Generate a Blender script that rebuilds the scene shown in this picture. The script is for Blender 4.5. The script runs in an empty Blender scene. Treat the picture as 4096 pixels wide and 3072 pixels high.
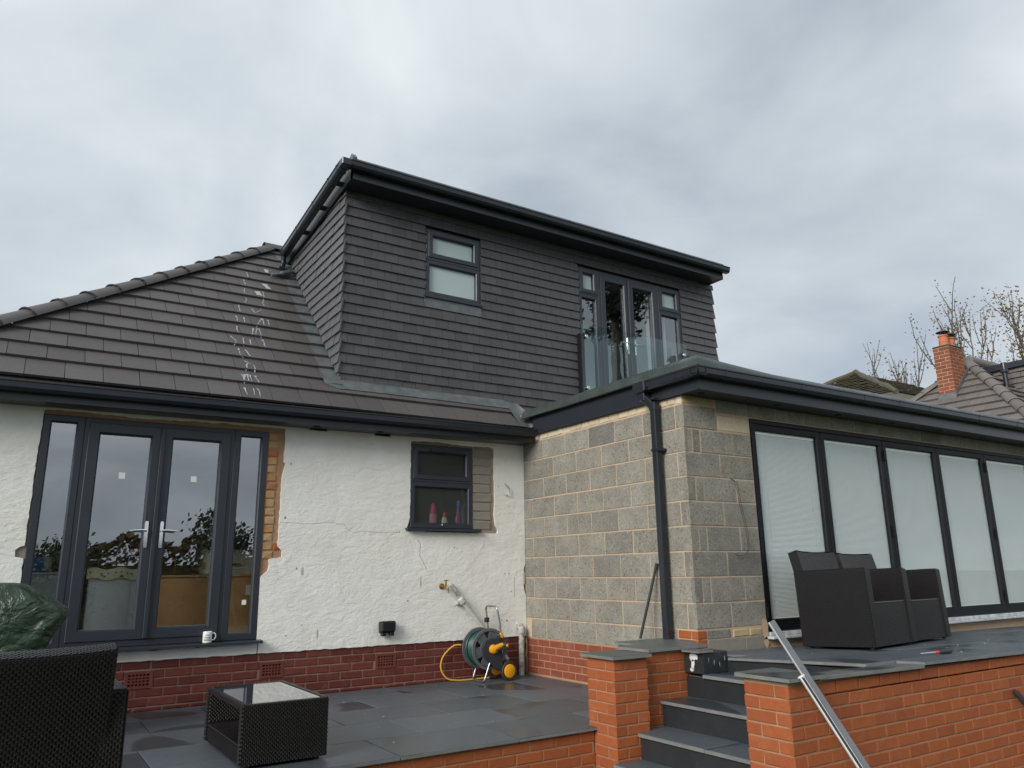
import bpy, bmesh, math, random
from mathutils import Vector, Matrix
from mathutils.geometry import tessellate_polygon
RND = random.Random(11)
SC = bpy.context.scene
COL = SC.collection
rad = math.radians
def V(*a): return Vector(a)

# ------------------------------------------------------------------ camera
CAM_POS = Vector((-5.140, -7.698, 0.065))
yaw, pitch, roll = rad(32.936), rad(13.799), rad(-0.815)
fw = Vector((math.sin(yaw)*math.cos(pitch), math.cos(yaw)*math.cos(pitch), math.sin(pitch)))
rt = Vector((math.cos(yaw), -math.sin(yaw), 0)); up = rt.cross(fw)
rt2 = rt*math.cos(roll) + up*math.sin(roll); up2 = up*math.cos(roll) - rt*math.sin(roll)
cd = bpy.data.cameras.new('camera'); cam = bpy.data.objects.new('camera', cd); COL.objects.link(cam)
cd.sensor_width = 36.0; cd.lens = 3064.4/4096*36.0; cd.clip_start = 0.05; cd.clip_end = 600
cam.matrix_world = Matrix(((rt2.x, up2.x, -fw.x, CAM_POS.x), (rt2.y, up2.y, -fw.y, CAM_POS.y), (rt2.z, up2.z, -fw.z, CAM_POS.z), (0, 0, 0, 1)))
SC.camera = cam

# ------------------------------------------------------------------ world, sun, exposure
SUN_DIR = Vector((-0.84, -0.33, 0.44)).normalized(); SKYK = 1.13
w = bpy.data.worlds.new('World'); SC.world = w; w.use_nodes = True
nt = w.node_tree; nt.nodes.clear()
def wn(t, **k):
    n = nt.nodes.new(t)
    for a, b in k.items(): setattr(n, a, b)
    return n
def wl(a, b): nt.links.new(a, b)
tc = wn('ShaderNodeTexCoord'); nrm = wn('ShaderNodeVectorMath', operation='NORMALIZE'); wl(tc.outputs['Generated'], nrm.inputs[0])
sep = wn('ShaderNodeSeparateXYZ'); wl(nrm.outputs[0], sep.inputs[0])
az = wn('ShaderNodeMath', operation='ABSOLUTE'); wl(sep.outputs['Z'], az.inputs[0])
ad = wn('ShaderNodeMath', operation='ADD'); wl(az.outputs[0], ad.inputs[0]); ad.inputs[1].default_value = 0.32
dv = wn('ShaderNodeVectorMath', operation='DIVIDE'); wl(nrm.outputs[0], dv.inputs[0]); wl(ad.outputs[0], dv.inputs[1])
n1 = wn('ShaderNodeTexNoise'); n1.inputs['Scale'].default_value = 1.9; n1.inputs['Detail'].default_value = 7; n1.inputs['Roughness'].default_value = 0.5; n1.inputs['Distortion'].default_value = 0.35
wl(dv.outputs[0], n1.inputs['Vector'])
n2 = wn('ShaderNodeTexNoise'); n2.inputs['Scale'].default_value = 0.75; n2.inputs['Detail'].default_value = 4; n2.inputs['Roughness'].default_value = 0.45
off = wn('ShaderNodeVectorMath', operation='ADD'); off.inputs[1].default_value = (3.7, 1.9, 0.4); wl(dv.outputs[0], off.inputs[0]); wl(off.outputs[0], n2.inputs['Vector'])
r1 = wn('ShaderNodeValToRGB'); e = r1.color_ramp.elements
e[0].position = 0.30; e[0].color = (0.215, 0.242, 0.272, 1); e[1].position = 0.70; e[1].color = (0.365, 0.388, 0.398, 1)
x = r1.color_ramp.elements.new(0.5); x.color = (0.280, 0.307, 0.330, 1)
wl(n1.outputs['Fac'], r1.inputs[0])
r2 = wn('ShaderNodeValToRGB'); e = r2.color_ramp.elements
e[0].position = 0.36; e[0].color = (1, 1, 1, 1); e[1].position = 0.66; e[1].color = (0.86, 0.87, 0.885, 1)
wl(n2.outputs['Fac'], r2.inputs[0])
mu = wn('ShaderNodeMix', data_type='RGBA', blend_type='MULTIPLY'); mu.inputs[0].default_value = 1; wl(r1.outputs[0], mu.inputs[6]); wl(r2.outputs[0], mu.inputs[7])
sky = wn('ShaderNodeTexSky', sky_type='NISHITA'); sky.sun_disc = False
sky.sun_elevation = math.asin(SUN_DIR.z); sky.sun_rotation = math.atan2(SUN_DIR.x, SUN_DIR.y)
sb = wn('ShaderNodeBackground'); sb.inputs[1].default_value = 0.05; wl(sky.outputs[0], sb.inputs[0])
cb = wn('ShaderNodeBackground'); cb.inputs[1].default_value = 1.0*SKYK; wl(mu.outputs[2], cb.inputs[0])
mr = wn('ShaderNodeMapRange'); mr.inputs[1].default_value = 0.32; mr.inputs[2].default_value = 0.44; mr.inputs[3].default_value = 0.90; mr.inputs[4].default_value = 0.985; wl(n1.outputs['Fac'], mr.inputs[0])
mx = wn('ShaderNodeMixShader'); wl(mr.outputs[0], mx.inputs[0]); wl(sb.outputs[0], mx.inputs[1]); wl(cb.outputs[0], mx.inputs[2])
wo = wn('ShaderNodeOutputWorld'); wl(mx.outputs[0], wo.inputs[0])
sd = bpy.data.lights.new('sun', 'SUN'); sd.energy = 1.5; sd.angle = rad(28); sd.color = (1.0, 0.965, 0.91)
so = bpy.data.objects.new('sun', sd); COL.objects.link(so); so.location = (-20, -12, 20)
so.rotation_euler = SUN_DIR.to_track_quat('Z', 'Y').to_euler()
SC.view_settings.view_transform = 'Standard'; SC.view_settings.look = 'None'; SC.view_settings.gamma = 1; SC.view_settings.use_curve_mapping = False
SC.view_settings.exposure = 1.07
SC.cycles.max_bounces = 10; SC.cycles.transparent_max_bounces = 12; SC.cycles.use_denoising = True

# ------------------------------------------------------------------ materials
class NT:
    def __init__(s, name):
        s.m = bpy.data.materials.new(name); s.m.use_nodes = True; s.t = s.m.node_tree; s.t.nodes.clear()
        s.out = s.t.nodes.new('ShaderNodeOutputMaterial')
    def n(s, typ, ins=None, **k):
        nd = s.t.nodes.new(typ)
        for a, b in k.items(): setattr(nd, a, b)
        for a, b in (ins or {}).items():
            i = nd.inputs[a]
            if isinstance(b, bpy.types.NodeSocket): s.t.links.new(b, i)
            else: i.default_value = b
        return nd
    def math(s, op, a, b=0.0, c=None):
        d = {0: a, 1: b}
        if c is not None: d[2] = c
        return s.n('ShaderNodeMath', d, operation=op).outputs[0]
    def mix(s, f, a, b, bt='MIX'):
        return s.n('ShaderNodeMix', {0: f, 6: a, 7: b}, data_type='RGBA', blend_type=bt).outputs[2]
    def ramp(s, f, pts):
        r = s.n('ShaderNodeValToRGB', {0: f}); e = r.color_ramp.elements
        while len(e) < len(pts): e.new(0.5)
        for i, (p, c) in enumerate(pts):
            e[i].position = p; e[i].color = c if len(c) == 4 else (*c, 1)
        return r.outputs[0]
    def coord(s):
        o = s.n('ShaderNodeTexCoord').outputs['Object']; r = s.n('ShaderNodeObjectInfo').outputs['Random']
        s.rand = r
        k = s.math('MULTIPLY', r, 61.7)
        return s.n('ShaderNodeVectorMath', {0: o, 1: k}, operation='ADD').outputs[0]
    def noise(s, vec, scale, detail=4, rough=0.55, dist=0.0):
        return s.n('ShaderNodeTexNoise', {'Vector': vec, 'Scale': scale, 'Detail': detail, 'Roughness': rough, 'Distortion': dist}).outputs['Fac']
    def scale(s, vec, v):
        return s.n('ShaderNodeVectorMath', {0: vec, 1: v}, operation='MULTIPLY').outputs[0]
    def bump(s, h, strength, dist, normal=None):
        d = {'Height': h, 'Strength': strength, 'Distance': dist}
        if normal is not None: d['Normal'] = normal
        return s.n('ShaderNodeBump', d).outputs[0]
    def bsdf(s, **k):
        b = s.n('ShaderNodeBsdfPrincipled', {a.replace('_', ' '): v for a, v in k.items()})
        s.t.links.new(b.outputs[0], s.out.inputs[0]); return b
def c4(c, k=1.0): return (c[0]*k, c[1]*k, c[2]*k, 1)

def basic(name, c1, c2=None, scale=8.0, rough=0.5, bump=0.0, bscale=60.0, bdist=0.003, objvar=0.0, metal=0.0, spec=0.5, rvar=0.0, coat=0.0):
    """colour varying between c1 and c2 by noise, optional fine relief and per-object tone"""
    s = NT(name); v = s.coord()
    f = s.noise(v, scale, 5)
    f = s.n('ShaderNodeMapRange', {0: f, 1: 0.3, 2: 0.7}).outputs[0]
    col = s.mix(f, c4(c1), c4(c2 or c1))
    if objvar:
        k = s.n('ShaderNodeMapRange', {0: s.rand, 3: 1-objvar, 4: 1+objvar}).outputs[0]
        col = s.mix(1.0, col, s.n('ShaderNodeCombineXYZ', {0: k, 1: k, 2: k}).outputs[0], 'MULTIPLY')
    d = dict(Base_Color=col, Roughness=rough, Metallic=metal)
    if rvar: d['Roughness'] = s.n('ShaderNodeMapRange', {0: s.noise(v, scale*0.7, 4), 1: 0.35, 2: 0.65, 3: max(0.02, rough-rvar), 4: rough+rvar}).outputs[0]
    b = s.bsdf(**d); b.inputs['Specular IOR Level'].default_value = spec; b.inputs['Coat Weight'].default_value = coat
    if bump: s.t.links.new(s.bump(s.noise(v, bscale, 4, 0.6), bump, bdist), b.inputs['Normal'])
    return s.m

def brickmat(name, c1, c2, c3, dirt=0.25, rough=0.75, dirtcol=(0.33, 0.27, 0.22)):
    s = NT(name); v = s.coord()
    tone = s.ramp(s.rand, [(0.0, c1), (0.55, c2), (1.0, c3)])
    n = s.noise(v, 26, 5)
    col = s.mix(s.n('ShaderNodeMapRange', {0: n, 1: 0.25, 2: 0.75, 3: 0.0, 4: 0.35}).outputs[0], tone, c4(c1, 0.55))
    d = s.n('ShaderNodeMapRange', {0: s.noise(v, 9, 6, 0.7, 0.6), 1: 0.55, 2: 0.72, 3: 0.0, 4: dirt}).outputs[0]
    col = s.mix(d, col, c4(dirtcol))
    sp = s.n('ShaderNodeMapRange', {0: s.noise(v, 230, 2), 1: 0.70, 2: 0.74, 3: 0.0, 4: 0.4}).outputs[0]
    col = s.mix(sp, col, c4(c1, 0.3))
    b = s.bsdf(Base_Color=col, Roughness=rough); b.inputs['Specular IOR Level'].default_value = 0.35
    nb = s.bump(s.noise(v, 110, 5, 0.65), 0.5, 0.004)
    s.t.links.new(s.bump(s.noise(v, 14, 3), 0.35, 0.008, nb), b.inputs['Normal'])
    return s.m

def blockmat():
    s = NT('concrete_block'); v = s.coord()
    tone = s.ramp(s.rand, [(0, (0.265, 0.248, 0.208)), (0.5, (0.305, 0.286, 0.242)), (0.85, (0.25, 0.236, 0.203)), (1, (0.195, 0.188, 0.168))])
    big = s.n('ShaderNodeMapRange', {0: s.noise(v, 5, 4, 0.6), 1: 0.3, 2: 0.7, 3: 0.78, 4: 1.12}).outputs[0]
    col = s.mix(1.0, tone, s.n('ShaderNodeCombineXYZ', {0: big, 1: big, 2: big}).outputs[0], 'MULTIPLY')
    f = s.noise(v, 52, 5, 0.8)
    col = s.mix(s.n('ShaderNodeMapRange', {0: f, 1: 0.53, 2: 0.63, 3: 0, 4: 0.8}).outputs[0], col, (0.06, 0.055, 0.048, 1))
    g = s.noise(s.n('ShaderNodeVectorMath', {0: v, 1: (5.3, 2.1, 7.7)}, operation='ADD').outputs[0], 62, 4, 0.7)
    col = s.mix(s.n('ShaderNodeMapRange', {0: g, 1: 0.57, 2: 0.66, 3: 0, 4: 0.55}).outputs[0], col, (0.52, 0.50, 0.45, 1))
    b = s.bsdf(Base_Color=col, Roughness=0.92); b.inputs['Specular IOR Level'].default_value = 0.2
    s.t.links.new(s.bump(s.noise(v, 120, 5, 0.75), 0.85, 0.006), b.inputs['Normal'])
    return s.m

def rendermat():
    s = NT('white_painted_render'); v = s.coord()
    a = s.noise(v, 3.1, 5, 0.6)
    col = s.mix(s.n('ShaderNodeMapRange', {0: a, 1: 0.35, 2: 0.7}).outputs[0], (0.83, 0.82, 0.775, 1), (0.76, 0.745, 0.69, 1))
    st = s.n('ShaderNodeMapRange', {0: s.noise(s.scale(v, (1.0, 1, 0.45)), 7.5, 7, 0.72, 0.8), 1: 0.64, 2: 0.76, 3: 0, 4: 0.45}).outputs[0]
    col = s.mix(st, col, (0.46, 0.43, 0.36, 1))
    sp = s.n('ShaderNodeMapRange', {0: s.noise(v, 46, 3, 0.6), 1: 0.755, 2: 0.79, 3: 0, 4: 0.8}).outputs[0]
    col = s.mix(sp, col, (0.16, 0.14, 0.12, 1))
    b = s.bsdf(Base_Color=col, Roughness=0.72); b.inputs['Specular IOR Level'].default_value = 0.3
    h1 = s.noise(s.scale(v, (1.0, 1.0, 1.5)), 8, 6, 0.6, 0.5)
    h2 = s.noise(s.scale(v, (0.7, 1.0, 1.6)), 26, 5, 0.6, 0.6)
    h = s.math('ADD', s.math('MULTIPLY', h1, 1.0), s.math('MULTIPLY', h2, 0.42))
    s.t.links.new(s.bump(h, 0.75, 0.014), b.inputs['Normal'])
    return s.m

def slatemat(name, c1, c2, wet=0.5, wetscale=1.7, dustc=(0.30, 0.30, 0.29)):
    s = NT(name); v = s.coord()
    col = s.mix(s.noise(s.scale(v, (1, 1, 1)), 5, 6, 0.6, 0.8), c4(c1), c4(c2))
    k = s.n('ShaderNodeMapRange', {0: s.rand, 3: 0.80, 4: 1.2}).outputs[0]
    col = s.mix(1.0, col, s.n('ShaderNodeCombineXYZ', {0: k, 1: k, 2: k}).outputs[0], 'MULTIPLY')
    dust = s.n('ShaderNodeMapRange', {0: s.noise(s.scale(v, (1, 2.5, 1)), 6, 7, 0.75, 0.5), 1: 0.60, 2: 0.80, 3: 0, 4: 0.35}).outputs[0]
    col = s.mix(dust, col, c4(dustc))
    sp = s.n('ShaderNodeMapRange', {0: s.noise(v, 75, 2, 0.5), 1: 0.765, 2: 0.79, 3: 0, 4: 0.8}).outputs[0]
    col = s.mix(sp, col, (0.42, 0.41, 0.38, 1))
    wm = s.n('ShaderNodeMapRange', {0: s.noise(v, wetscale, 0, 0.4, 0.1), 1: 0.62, 2: 0.645, 3: 0, 4: 1}).outputs[0]
    wm = s.math('MULTIPLY', wm, wet)
    col = s.mix(wm, col, c4(c1, 0.42))
    ro = s.n('ShaderNodeMapRange', {0: wm, 3: 0.42, 4: 0.26}).outputs[0]
    b = s.bsdf(Base_Color=col, Roughness=ro)
    h = s.noise(v, 16, 6, 0.65, 0.6); inv = s.math('SUBTRACT', 1.0, s.math('MULTIPLY', wm, 0.9))
    s.t.links.new(s.bump(h, s.math('MULTIPLY', inv, 0.35), 0.008), b.inputs['Normal'])
    return s.m

def rooftile(name, c1, c2, moss=0.0, rough=0.62, coat=0.0, sheen=0.0):
    s = NT(name); v = s.coord()
    col = s.mix(s.noise(v, 9, 5), c4(c1), c4(c2))
    k = s.n('ShaderNodeMapRange', {0: s.rand, 3: 0.84, 4: 1.16}).outputs[0]
    col = s.mix(1.0, col, s.n('ShaderNodeCombineXYZ', {0: k, 1: k, 2: k}).outputs[0], 'MULTIPLY')
    sp = s.n('ShaderNodeMapRange', {0: s.noise(s.scale(v, (1, 1, 0.6)), 38, 4, 0.65), 1: 0.70, 2: 0.76, 3: 0, 4: 0.4}).outputs[0]
    col = s.mix(sp, col, (0.30, 0.30, 0.29, 1))
    if moss:
        mm = s.n('ShaderNodeMapRange', {0: s.noise(v, 2.2, 6, 0.7), 1: 0.42, 2: 0.58, 3: 0, 4: moss}).outputs[0]
        col = s.mix(mm, col, s.mix(s.noise(v, 20, 3), (0.035, 0.04, 0.016, 1), (0.095, 0.09, 0.035, 1)))
    b = s.bsdf(Base_Color=col, Roughness=rough); b.inputs['Specular IOR Level'].default_value = 0.8; b.inputs['Coat Weight'].default_value = coat; b.inputs['Sheen Weight'].default_value = sheen; b.inputs['Sheen Roughness'].default_value = 0.35; b.inputs['Specular IOR Level'].default_value = 0.45 if sheen else 0.8; b.inputs['Coat Roughness'].default_value = 0.3
    s.t.links.new(s.bump(s.noise(v, 150, 4, 0.7), 0.3, 0.002), b.inputs['Normal'])
    return s.m

def glassmat(name, base=0.10, tint=(0.86, 0.92, 0.92), rough=0.0, wave=0.0, k=2.2):
    s = NT(name); v = s.coord()
    ge = s.n('ShaderNodeNewGeometry'); dt = s.n('ShaderNodeVectorMath', {0: ge.outputs['Incoming'], 1: ge.outputs['Normal']}, operation='DOT_PRODUCT').outputs['Value']
    fr = s.math('MULTIPLY_ADD', s.math('POWER', s.math('SUBTRACT', 1.0, s.math('ABSOLUTE', dt)), 5.0), 0.96, 0.04)
    f = s.math('MINIMUM', s.math('ADD', s.math('MULTIPLY', fr, k), base), 1.0)
    tr = s.n('ShaderNodeBsdfTransparent', {'Color': c4(tint)}); gl = s.n('ShaderNodeBsdfGlossy', {'Color': (0.95, 0.97, 1, 1), 'Roughness': rough})
    if wave:
        s.t.links.new(s.bump(s.noise(v, 2.3, 2, 0.4), wave, 0.02), gl.inputs['Normal'])
    m = s.n('ShaderNodeMixShader', {0: f, 1: tr.outputs[0], 2: gl.outputs[0]})
    s.t.links.new(m.outputs[0], s.out.inputs[0]); return s.m

def obscured(name, col, rough=0.25, alpha=0.5):
    s = NT(name); v = s.coord()
    b = s.n('ShaderNodeBsdfPrincipled', {'Base Color': c4(col), 'Roughness': rough})
    s.t.links.new(s.bump(s.noise(v, 90, 3, 0.6), 0.5, 0.004), b.inputs['Normal'])
    tr = s.n('ShaderNodeBsdfTransparent')
    m = s.n('ShaderNodeMixShader', {0: alpha, 1: tr.outputs[0], 2: b.outputs[0]})
    s.t.links.new(m.outputs[0], s.out.inputs[0]); return s.m

MT = dict(
 render=rendermat(), block=blockmat(),
 plinth=brickmat('maroon_painted_brick', (0.115, 0.024, 0.018), (0.150, 0.032, 0.024), (0.175, 0.044, 0.030), 0.35, 0.62, (0.23, 0.12, 0.09)),
 orange=brickmat('new_orange_brick', (0.350, 0.094, 0.030), (0.400, 0.112, 0.036), (0.320, 0.086, 0.032), 0.25, 0.72, (0.45, 0.22, 0.12)),
 darkorange=brickmat('red_extension_brick', (0.235, 0.062, 0.034), (0.28, 0.075, 0.04), (0.215, 0.06, 0.036), 0.3, 0.75, (0.34, 0.2, 0.14)),
 oldbrick=brickmat('old_common_brick', (0.40, 0.15, 0.07), (0.46, 0.27, 0.13), (0.50, 0.36, 0.19), 0.4, 0.85, (0.5, 0.38, 0.27)),
 buff=brickmat('buff_brick', (0.46, 0.37, 0.20), (0.50, 0.41, 0.24), (0.43, 0.35, 0.21), 0.3, 0.85, (0.35, 0.28, 0.2)),
 cream=brickmat('cream_slip_brick', (0.60, 0.50, 0.35), (0.66, 0.57, 0.42), (0.54, 0.46, 0.34), 0.5, 0.85, (0.30, 0.25, 0.19)),
 greybrick=brickmat('grey_infill_block', (0.25, 0.235, 0.20), (0.29, 0.27, 0.23), (0.22, 0.21, 0.185), 0.4, 0.9, (0.36, 0.30, 0.23)),
 mortar=basic('tan_mortar', (0.54, 0.40, 0.27), (0.46, 0.335, 0.225), 14, 0.9, 0.6, 90, 0.006),
 mortar_grey=basic('brown_grey_mortar', (0.34, 0.26, 0.19), (0.25, 0.19, 0.145), 14, 0.9, 0.6, 90, 0.006),
 mortar_red=basic('plinth_mortar', (0.28, 0.19, 0.14), (0.22, 0.12, 0.085), 16, 0.85, 0.6, 90, 0.005),
 mortar_orange=basic('pinkish_mortar', (0.40, 0.245, 0.150), (0.33, 0.185, 0.11), 12, 0.85, 0.5, 90, 0.005),
 cement=basic('grey_cement', (0.24, 0.21, 0.18), (0.33, 0.28, 0.22), 6, 0.9, 0.7, 70, 0.01),
 upvc=basic('anthracite_upvc', (0.023, 0.029, 0.039), (0.028, 0.034, 0.045), 5, 0.38, 0.12, 260, 0.001),
 alu=basic('black_aluminium', (0.007, 0.008, 0.010), (0.009, 0.010, 0.012), 5, 0.5, spec=0.22),
 fascia=basic('anthracite_fascia', (0.018, 0.022, 0.030), (0.022, 0.027, 0.036), 3, 0.32, 0.05, 120, 0.001),
 gutter=basic('anthracite_gutter', (0.016, 0.020, 0.027), (0.020, 0.025, 0.032), 4, 0.24),
 grp=basic('green_grey_roof_trim', (0.040, 0.052, 0.051), (0.062, 0.074, 0.068), 6, 0.30, 0.35, 9, 0.01, rvar=0.1),
 lead=basic('lead_flashing', (0.100, 0.112, 0.118), (0.165, 0.180, 0.183), 9, 0.5, 0.35, 12, 0.01, rvar=0.12, metal=0.25),
 tile=rooftile('brown_grey_roof_tile', (0.066, 0.059, 0.058), (0.086, 0.076, 0.073)),
 hang=rooftile('dark_hanging_tile', (0.053, 0.051, 0.056), (0.069, 0.066, 0.071), 0, 0.55, 0.0, 0.9),
 tile2=rooftile('neighbour_roof_tile', (0.115, 0.100, 0.092), (0.15, 0.130, 0.118)),
 mossy=rooftile('mossy_roof_tile', (0.075, 0.062, 0.05), (0.105, 0.088, 0.072), 0.95, 0.9),
 slab=slatemat('wet_slate_paving', (0.062, 0.074, 0.088), (0.102, 0.117, 0.133), 0.75, 1.15),
 coping=slatemat('slate_coping', (0.075, 0.082, 0.083), (0.12, 0.125, 0.122), 1.0, 1.2),
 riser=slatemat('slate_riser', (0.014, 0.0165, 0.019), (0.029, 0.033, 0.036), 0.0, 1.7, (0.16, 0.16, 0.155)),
 joint=basic('paving_joint', (0.045, 0.043, 0.04), (0.07, 0.065, 0.06), 20, 0.9),
 slabedge=basic('sawn_slate_edge', (0.15, 0.155, 0.152), (0.21, 0.21, 0.20), 9, 0.7, 0.4, 40, 0.004),
 gap=basic('dark_gap', (0.012, 0.012, 0.012), None, 5, 0.9),
 glass=glassmat('door_glass', 0.25, (0.93, 0.96, 0.96), 0.0, 0.03),
 glass_up=glassmat('dormer_glass', 0.16, (0.90, 0.95, 0.95), 0.0, 0.03),
 glass_bi=glassmat('bifold_glass', 0.0, (0.97, 0.99, 0.985), 0, 0, 1.0),
 glass_bal=glassmat('balustrade_glass', 0.0, (0.90, 0.96, 0.94), 0, 0, 1.1),
 tabletop=basic('black_glass_top', (0.006, 0.008, 0.010), None, 3, 0.02, spec=1.0, coat=1.0),
 obscure=obscured('obscure_glass', (0.44, 0.53, 0.54), 0.18, 0.94), obscure_dk=obscured('obscure_window_glass', (0.055, 0.068, 0.058), 0.13, 0.55),
 blind=basic('white_blind_slat', (0.70, 0.74, 0.73), (0.68, 0.72, 0.71), 3, 0.5),
 headrail=basic('cream_blind_headrail', (0.86, 0.87, 0.80), None, 3, 0.5),
 chrome=basic('chrome', (0.82, 0.83, 0.84), None, 3, 0.10, metal=1.0),
 steel=basic('brushed_steel', (0.62, 0.63, 0.62), None, 3, 0.28, metal=1.0),
 galv=basic('galvanised_tube', (0.42, 0.44, 0.44), (0.36, 0.38, 0.38), 14, 0.32, metal=0.9),
 rattan=basic('black_brown_rattan', (0.011, 0.0095, 0.010), (0.017, 0.015, 0.015), 30, 0.30, spec=0.5),
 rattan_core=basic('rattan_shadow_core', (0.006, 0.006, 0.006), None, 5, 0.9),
 reelgrey=basic('grey_plastic', (0.085, 0.090, 0.098), (0.11, 0.115, 0.12), 20, 0.5),
 reeldark=basic('dark_blue_plastic', (0.030, 0.033, 0.042), None, 10, 0.45),
 yellow=basic('yellow_plastic', (0.78, 0.36, 0.012), (0.70, 0.31, 0.012), 8, 0.4),
 hosegreen=basic('green_hose', (0.010, 0.060, 0.052), (0.014, 0.075, 0.062), 20, 0.4),
 hoseyellow=basic('yellow_hose', (0.60, 0.33, 0.045), None, 20, 0.45),
 rubber=basic('black_rubber', (0.018, 0.018, 0.019), (0.03, 0.03, 0.03), 20, 0.7),
 brass=basic('aged_brass', (0.38, 0.24, 0.07), (0.30, 0.18, 0.06), 40, 0.35, metal=0.9),
 paintpipe=basic('flaking_white_pipe', (0.62, 0.60, 0.56), (0.18, 0.16, 0.14), 24, 0.6, 0.5, 60, 0.004),
 whitepipe=basic('white_plastic_pipe', (0.62, 0.62, 0.585), (0.50, 0.49, 0.45), 10, 0.45),
 blackplastic=basic('black_plastic', (0.010, 0.010, 0.013), None, 10, 0.35),
 tarp=None, ceramic=basic('white_ceramic', (0.80, 0.80, 0.78), None, 3, 0.15, coat=0.5),
 ink=basic('black_print', (0.012, 0.012, 0.012), None, 3, 0.5),
 sticker=basic('white_sticker', (0.80, 0.80, 0.78), None, 3, 0.5),
 oak=basic('oak_board', (0.56, 0.30, 0.12), (0.48, 0.25, 0.10), 6, 0.5), greybox=basic('pale_grey_board', (0.62, 0.66, 0.67), (0.68, 0.71, 0.71), 3, 0.5),
 bread=basic('cream_enamel', (0.55, 0.50, 0.40), None, 3, 0.3), cloth=basic('cream_bee_cloth', (0.66, 0.62, 0.42), (0.60, 0.56, 0.38), 9, 0.9),
 plaster=basic('interior_plaster', (0.46, 0.42, 0.36), (0.40, 0.37, 0.32), 2, 0.9), floorint=basic('interior_floor', (0.16, 0.10, 0.06), (0.12, 0.08, 0.05), 5, 0.6),
 white=basic('white_trim', (0.72, 0.73, 0.72), (0.62, 0.63, 0.62), 12, 0.5), offwhite=basic('worn_white_sill', (0.60, 0.64, 0.66), (0.32, 0.34, 0.35), 16, 0.6),
 curtain=basic('sage_curtain', (0.52, 0.54, 0.44), (0.44, 0.46, 0.36), 5, 0.9), sheer=basic('white_net_curtain', (0.72, 0.74, 0.73), None, 5, 0.9),
 pink=basic('pink_plastic', (0.72, 0.035, 0.16), None, 4, 0.35), pinkpale=basic('pale_pink_plastic', (0.78, 0.30, 0.52), None, 4, 0.35), lime=basic('cream_bottle', (0.72, 0.74, 0.55), None, 4, 0.35), red=basic('red_plastic', (0.62, 0.05, 0.03), None, 4, 0.35), purple=basic('purple_plastic', (0.28, 0.04, 0.24), None, 4, 0.35), blue=basic('blue_plastic', (0.03, 0.16, 0.45), None, 4, 0.35),
 terracotta=basic('terracotta_pot', (0.52, 0.17, 0.075), (0.44, 0.14, 0.06), 9, 0.8), cowl=basic('dark_cowl', (0.028, 0.028, 0.034), None, 4, 0.5),
 chimbrick=brickmat('chimney_brick', (0.30, 0.088, 0.042), (0.25, 0.078, 0.042), (0.17, 0.066, 0.042), 0.35, 0.85, (0.13, 0.09, 0.07)),
 grass=basic('lawn', (0.050, 0.075, 0.022), (0.080, 0.10, 0.030), 3, 0.9, 0.8, 60, 0.03),
 bark=basic('bark', (0.09, 0.075, 0.06), (0.14, 0.12, 0.10), 12, 0.9, 0.6, 30, 0.02),
 leaf_a=basic('autumn_leaf', (0.20, 0.13, 0.035), (0.12, 0.095, 0.03), 3, 0.7), leaf_g=basic('green_leaf', (0.030, 0.050, 0.018), (0.055, 0.075, 0.025), 3, 0.7), leaf_h=basic('russet_hedge_leaf', (0.15, 0.07, 0.02), (0.07, 0.075, 0.02), 1.2, 0.8),
 needle=basic('pine_needle', (0.012, 0.022, 0.012), (0.022, 0.034, 0.018), 3, 0.8),
 stripgrey=basic('grey_trim_strip', (0.12, 0.13, 0.148), (0.15, 0.16, 0.175), 8, 0.42, 0.1, 60, 0.002),
 streak=basic('limescale_streak', (0.42, 0.44, 0.45), (0.30, 0.32, 0.33), 30, 0.35),
 leafdry=basic('pale_debris', (0.55, 0.50, 0.42), (0.40, 0.36, 0.3), 10, 0.8),
)
def tarpmat():
    s = NT('green_tarpaulin'); v = s.coord()
    col = s.mix(s.noise(v, 6, 5), (0.016, 0.034, 0.018, 1), (0.030, 0.056, 0.030, 1))
    b = s.bsdf(Base_Color=col, Roughness=0.36)
    h = s.math('ADD', s.noise(s.scale(v, (1, 1, 1.4)), 4.2, 4, 0.5, 1.6), s.math('MULTIPLY', s.noise(v, 12, 3, 0.5, 1.2), 0.3))
    s.t.links.new(s.bump(h, 1.0, 0.06), b.inputs['Normal']); return s.m
MT['tarp'] = tarpmat()

# ------------------------------------------------------------------ helpers
I4 = Matrix.Identity(4)
WM = {}
def mkobj(name, me, parent=None, M=None, kind=None):
    o = bpy.data.objects.new(name, me); COL.objects.link(o)
    M = M.copy() if M is not None else I4.copy()
    o.matrix_basis = M; WM[o.name] = M
    if parent is not None:
        o.parent = parent; o.matrix_parent_inverse = WM[parent.name].inverted()
    if kind: o['kind'] = kind
    return o
def tag(o, label, cat, group=None):
    o['label'] = label; o['category'] = cat
    if group: o['group'] = group
    return o
def thing(name, label, cat, loc=(0, 0, 0), rz=0.0, group=None):
    o = mkobj(name, None, None, Matrix.Translation(Vector(loc)) @ Matrix.Rotation(rz, 4, 'Z'))
    o.empty_display_size = 0.2
    return tag(o, label, cat, group)
def basis(o, u, n):
    """local x = u (along), local y = n (outwards), local z = rest"""
    u = Vector(u).normalized(); n = Vector(n).normalized(); z = u.cross(n)
    if z.z < 0 and abs(n.z) < 0.9: z = -z
    return Matrix(((u.x, n.x, z.x, o[0]), (u.y, n.y, z.y, o[1]), (u.z, n.z, z.z, o[2]), (0, 0, 0, 1)))

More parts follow.
